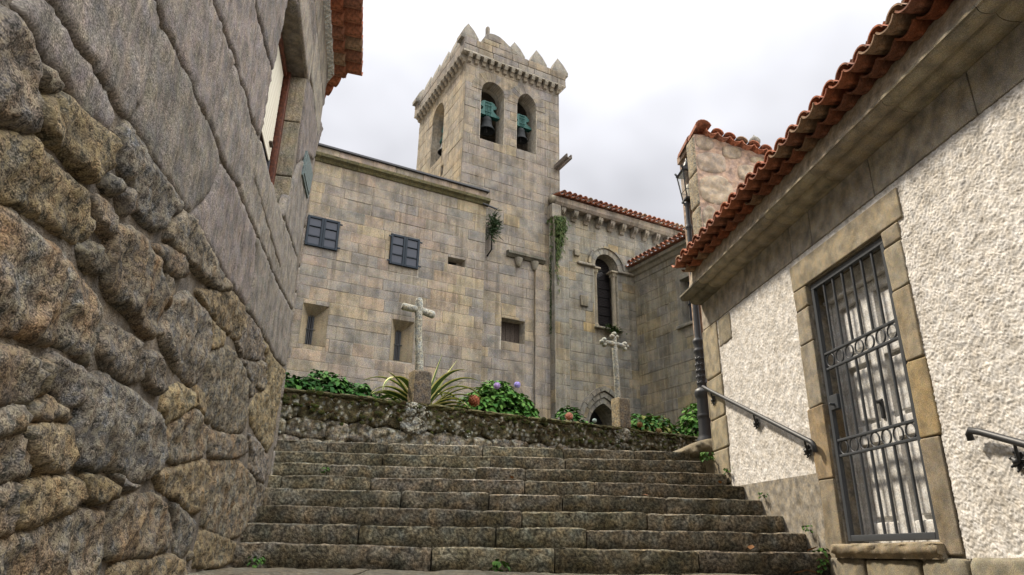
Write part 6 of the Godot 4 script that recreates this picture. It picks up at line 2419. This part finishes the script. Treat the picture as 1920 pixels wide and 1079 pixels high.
	# plants growing out of the church
	t = thing("wall_shrub", "dark spiky shrub rooted in the tower joint beside the plain wing", "plant", FC, Vector3(10.2, 10.0, -20.25))
	var st := MB.new()
	st.tube([Vector3(10.02, 9.86, -20.3), Vector3(10.12, 10.1, -20.15), Vector3(10.08, 10.6, -20.08), Vector3(10.1, 11.0, -20.1)], [0.035, 0.03, 0.022, 0.012], 6, lin(0.08, 0.07, 0.05))
	part("stem", st.mesh(), M.grey_wood, t)
	var sm := MB.new()
	var lm := leaf_mesh(0.24, 0.035, lin(0.028, 0.045, 0.022), 0.2)
	for k in 330:
		var ctr := Vector3(10.12, 10.95, -20.02) + Vector3(rng.randfn() * 0.10, rng.randfn() * 0.22, rng.randfn() * 0.07)
		var d := (Vector3(rng.randfn(), rng.randfn() * 0.6 + 0.2, rng.randfn() + 0.3)).normalized()
		var n := d.cross(Vector3(rng.randfn(), rng.randfn(), rng.randfn())).normalized()
		append_mesh(sm, lm, Transform3D(Basis(n.cross(d), n, d), ctr))
	part("foliage", sm.mesh(), M.leaf, t, Transform3D(), "stuff")
	t = thing("hanging_ivy", "green moss and ferns hanging down the buttress below the nave's cornice end", "plant", FC, Vector3(12.8, 10.0, -19.9))
	sm = MB.new()
	var fm := [leaf_mesh(0.14, 0.06, lin(0.032, 0.050, 0.015), 0.5), leaf_mesh(0.11, 0.05, lin(0.022, 0.036, 0.012), 0.5), leaf_mesh(0.16, 0.04, lin(0.045, 0.055, 0.02), 0.7)]
	for k in 900:
		var f := absf(rng.randfn(0.0, 0.45))
		var y := 12.05 - f * 1.9
		var x := 12.86 + rng.randfn() * lerpf(0.16, 0.05, minf(f, 1.0)) - 0.14 * minf(f, 1.0)
		if x < 12.5 or x > 13.5 or y < 8.0:
			continue
		var zz := -19.90 + rng.randf_range(-0.02, 0.10) * (1.2 - minf(f, 1.0))
		if x < 12.63:
			zz = -20.08
		if y > 11.88:
			zz -= rng.randf_range(0.0, 0.3)
		var d := Vector3(rng.randfn() * 0.5, -0.8, 0.5 + rng.randf()).normalized()
		var n := d.cross(Vector3(1, 0.2 * rng.randfn(), 0)).normalized()
		append_mesh(sm, fm[k % 3], Transform3D(Basis(n.cross(d), n, d), Vector3(x, y, zz)))
	# thin trail of moss down the joint
	for k in 220:
		var y := rng.randf_range(7.4, 10.6)
		var d := Vector3(rng.randfn() * 0.4, -1, 0.3).normalized()
		var n := d.cross(X).normalized()
		append_mesh(sm, fm[1], Transform3D(Basis(n.cross(d), n, d).scaled_local(Vector3.ONE * 0.6), Vector3(12.60 + rng.randfn() * 0.03, y, -20.18 + rng.randf() * 0.06)))
	part("foliage", sm.mesh(), M.leaf, t, Transform3D(), "stuff")
	t = thing("sill_fern", "dark green fern tuft on the sill of the nave's arched window", "plant", FC, Vector3(15.2, 7.95, -20.1))
	sm = MB.new()
	for k in 170:
		var d := Vector3(rng.randfn() * 0.6, rng.randfn() * 0.5 - 0.1, 0.6 + rng.randf() * 0.5).normalized()
		var n := d.cross(X).normalized()
		append_mesh(sm, fm[k % 2], Transform3D(Basis(n.cross(d), n, d), Vector3(15.3 + rng.randfn() * 0.2, 7.98 + rng.randfn() * 0.07, -20.14 + rng.randf() * 0.1)))
	part("foliage", sm.mesh(), M.leaf, t, Transform3D(), "stuff")
	# weeds at the ends of the steps
	var spots := [["leafy green weed at the right end of the second highest step", Vector3(3.40, 1.10, -8.30), 0.10, 40], ["small green weed at the right end of the third highest step", Vector3(3.47, 0.90, -7.86), 0.07, 26],
		["tiny weed against the cement dado above the fifth step", Vector3(3.45, 0.57, -7.03), 0.06, 18], ["small weed at the foot of the cement dado by the seventh step", Vector3(3.43, 0.22, -6.22), 0.055, 18],
		["trailing green ivy between the lowest steps and the gate's plinth", Vector3(3.40, -0.02, -6.02), 0.09, 60], ["green seedling in the middle of the lowest step's foot", Vector3(0.62, -0.13, -5.86), 0.09, 26],
		["small fern in the riser of the third step, left of centre", Vector3(-1.08, 0.79, -7.86), 0.05, 26], ["grass tuft at the foot of the lowest step beside the rubble house", Vector3(-1.25, -0.12, -5.88), 0.07, 26]]
	for s in spots:
		var at: Vector3 = s[1]
		t = thing("weed", s[0], "weed", FR, at, "weeds on the stairs")
		var r: float = s[2]
		var lf := [leaf_mesh(r * 0.55, r * 0.42, lin(0.05, 0.10, 0.022), 0.3), leaf_mesh(r * 0.5, r * 0.4, lin(0.035, 0.075, 0.02), 0.4)]
		sm = MB.new()
		for k in int(s[3]):
			var d := Vector3(rng.randfn(), rng.randf() * 0.8, rng.randfn()).normalized()
			var n := (Y + d * 0.4).normalized()
			var tip := (d - n * d.dot(n)).normalized()
			var up := rng.randf() * r * (2.6 if s[3] == 60 else 1.1)
			append_mesh(sm, lf[k % 2], Transform3D(Basis(n.cross(tip), n, tip), at + Vector3(d.x * r * 0.6, up - (r * 1.4 if s[3] == 60 else 0.0), d.z * r * 0.6)))
		part("foliage", sm.mesh(), M.leaf, t, Transform3D(), "stuff")


func litter() -> void:
	# rough kerb stone under the lamp, orange lichen, dead leaves on the treads
	var k := thing("kerb_stone", "rough sloping boulder at the right end of the top step under the lamp post", "stone", FR, Vector3(3.55, 1.22, -8.95))
	var p := PackedVector2Array([Vector2(3.1, 1.2), Vector2(3.9, 1.2), Vector2(3.9, 1.46), Vector2(3.72, 1.47), Vector2(3.45, 1.40), Vector2(3.22, 1.28)])
	rubble(k, M.dressed_granite, Vector3(0, 0, -8.85), X, Y, Z, p, 0.08, 0.04, 0.0, 0.3, lin(0.30, 0.25, 0.17), 0.03, 0.0, "face")
	var mb := MB.new()
	mb.prism(PackedVector2Array([Vector2(3.1, 1.0), Vector2(4.2, 1.0), Vector2(4.2, 1.455), Vector2(3.72, 1.455), Vector2(3.45, 1.385), Vector2(3.2, 1.26)]), Vector3(0, 0, -8.85), X, Y, Z, -0.9, 0.0, lin(0.28, 0.24, 0.17))
	part("body", mb.mesh(), M.dressed_granite, k)
	var spots := [[3.36, 0.05, -6.12, "curled brown leaf, right of a pair on the lowest step's tread"], [2.86, 0.055, -6.15, "wide brown leaf, left of a pair on the lowest step's tread"], [3.05, -0.125, -5.85, "brown dead leaf at the foot of the lowest step near the plinth"],
		[1.9, 0.39, -6.82, "dry orange leaf lying on the sixth step from the top"], [2.3, 0.57, -7.2, "dry tan leaf on the fifth step from the top"], [3.2, 0.745, -7.6, "orange leaf on the fourth step beside the weed"], [3.22, -0.12, -5.75, "small curled leaf close to the plinth, below the lowest step"], [0.95, 0.735, -7.6, "pale leaf scrap near the middle of the fourth step"]]
	for s in spots:
		var at := Vector3(s[0], s[1], s[2])
		var t := thing("dead_leaf", s[3], "leaf", FR, at, "dead leaves on the stairs")
		var m := MB.new()
		var big := 0.55 if at.y < 0.1 else 0.4
		for q in 1:
			var lm := leaf_mesh(0.20 * big, 0.11 * big, vary(lin(0.10, 0.048, 0.022), 0.4), -0.25)
			append_mesh(m, lm, Transform3D(Basis(Y, rng.randf() * TAU) * Basis(X, rng.randf_range(-0.12, 0.05)), at + Vector3(rng.randf_range(-0.05, 0.05), 0.012 + 0.012 * q, rng.randf_range(-0.03, 0.03))))
		part("blade", m.mesh(), M.leaf, t)
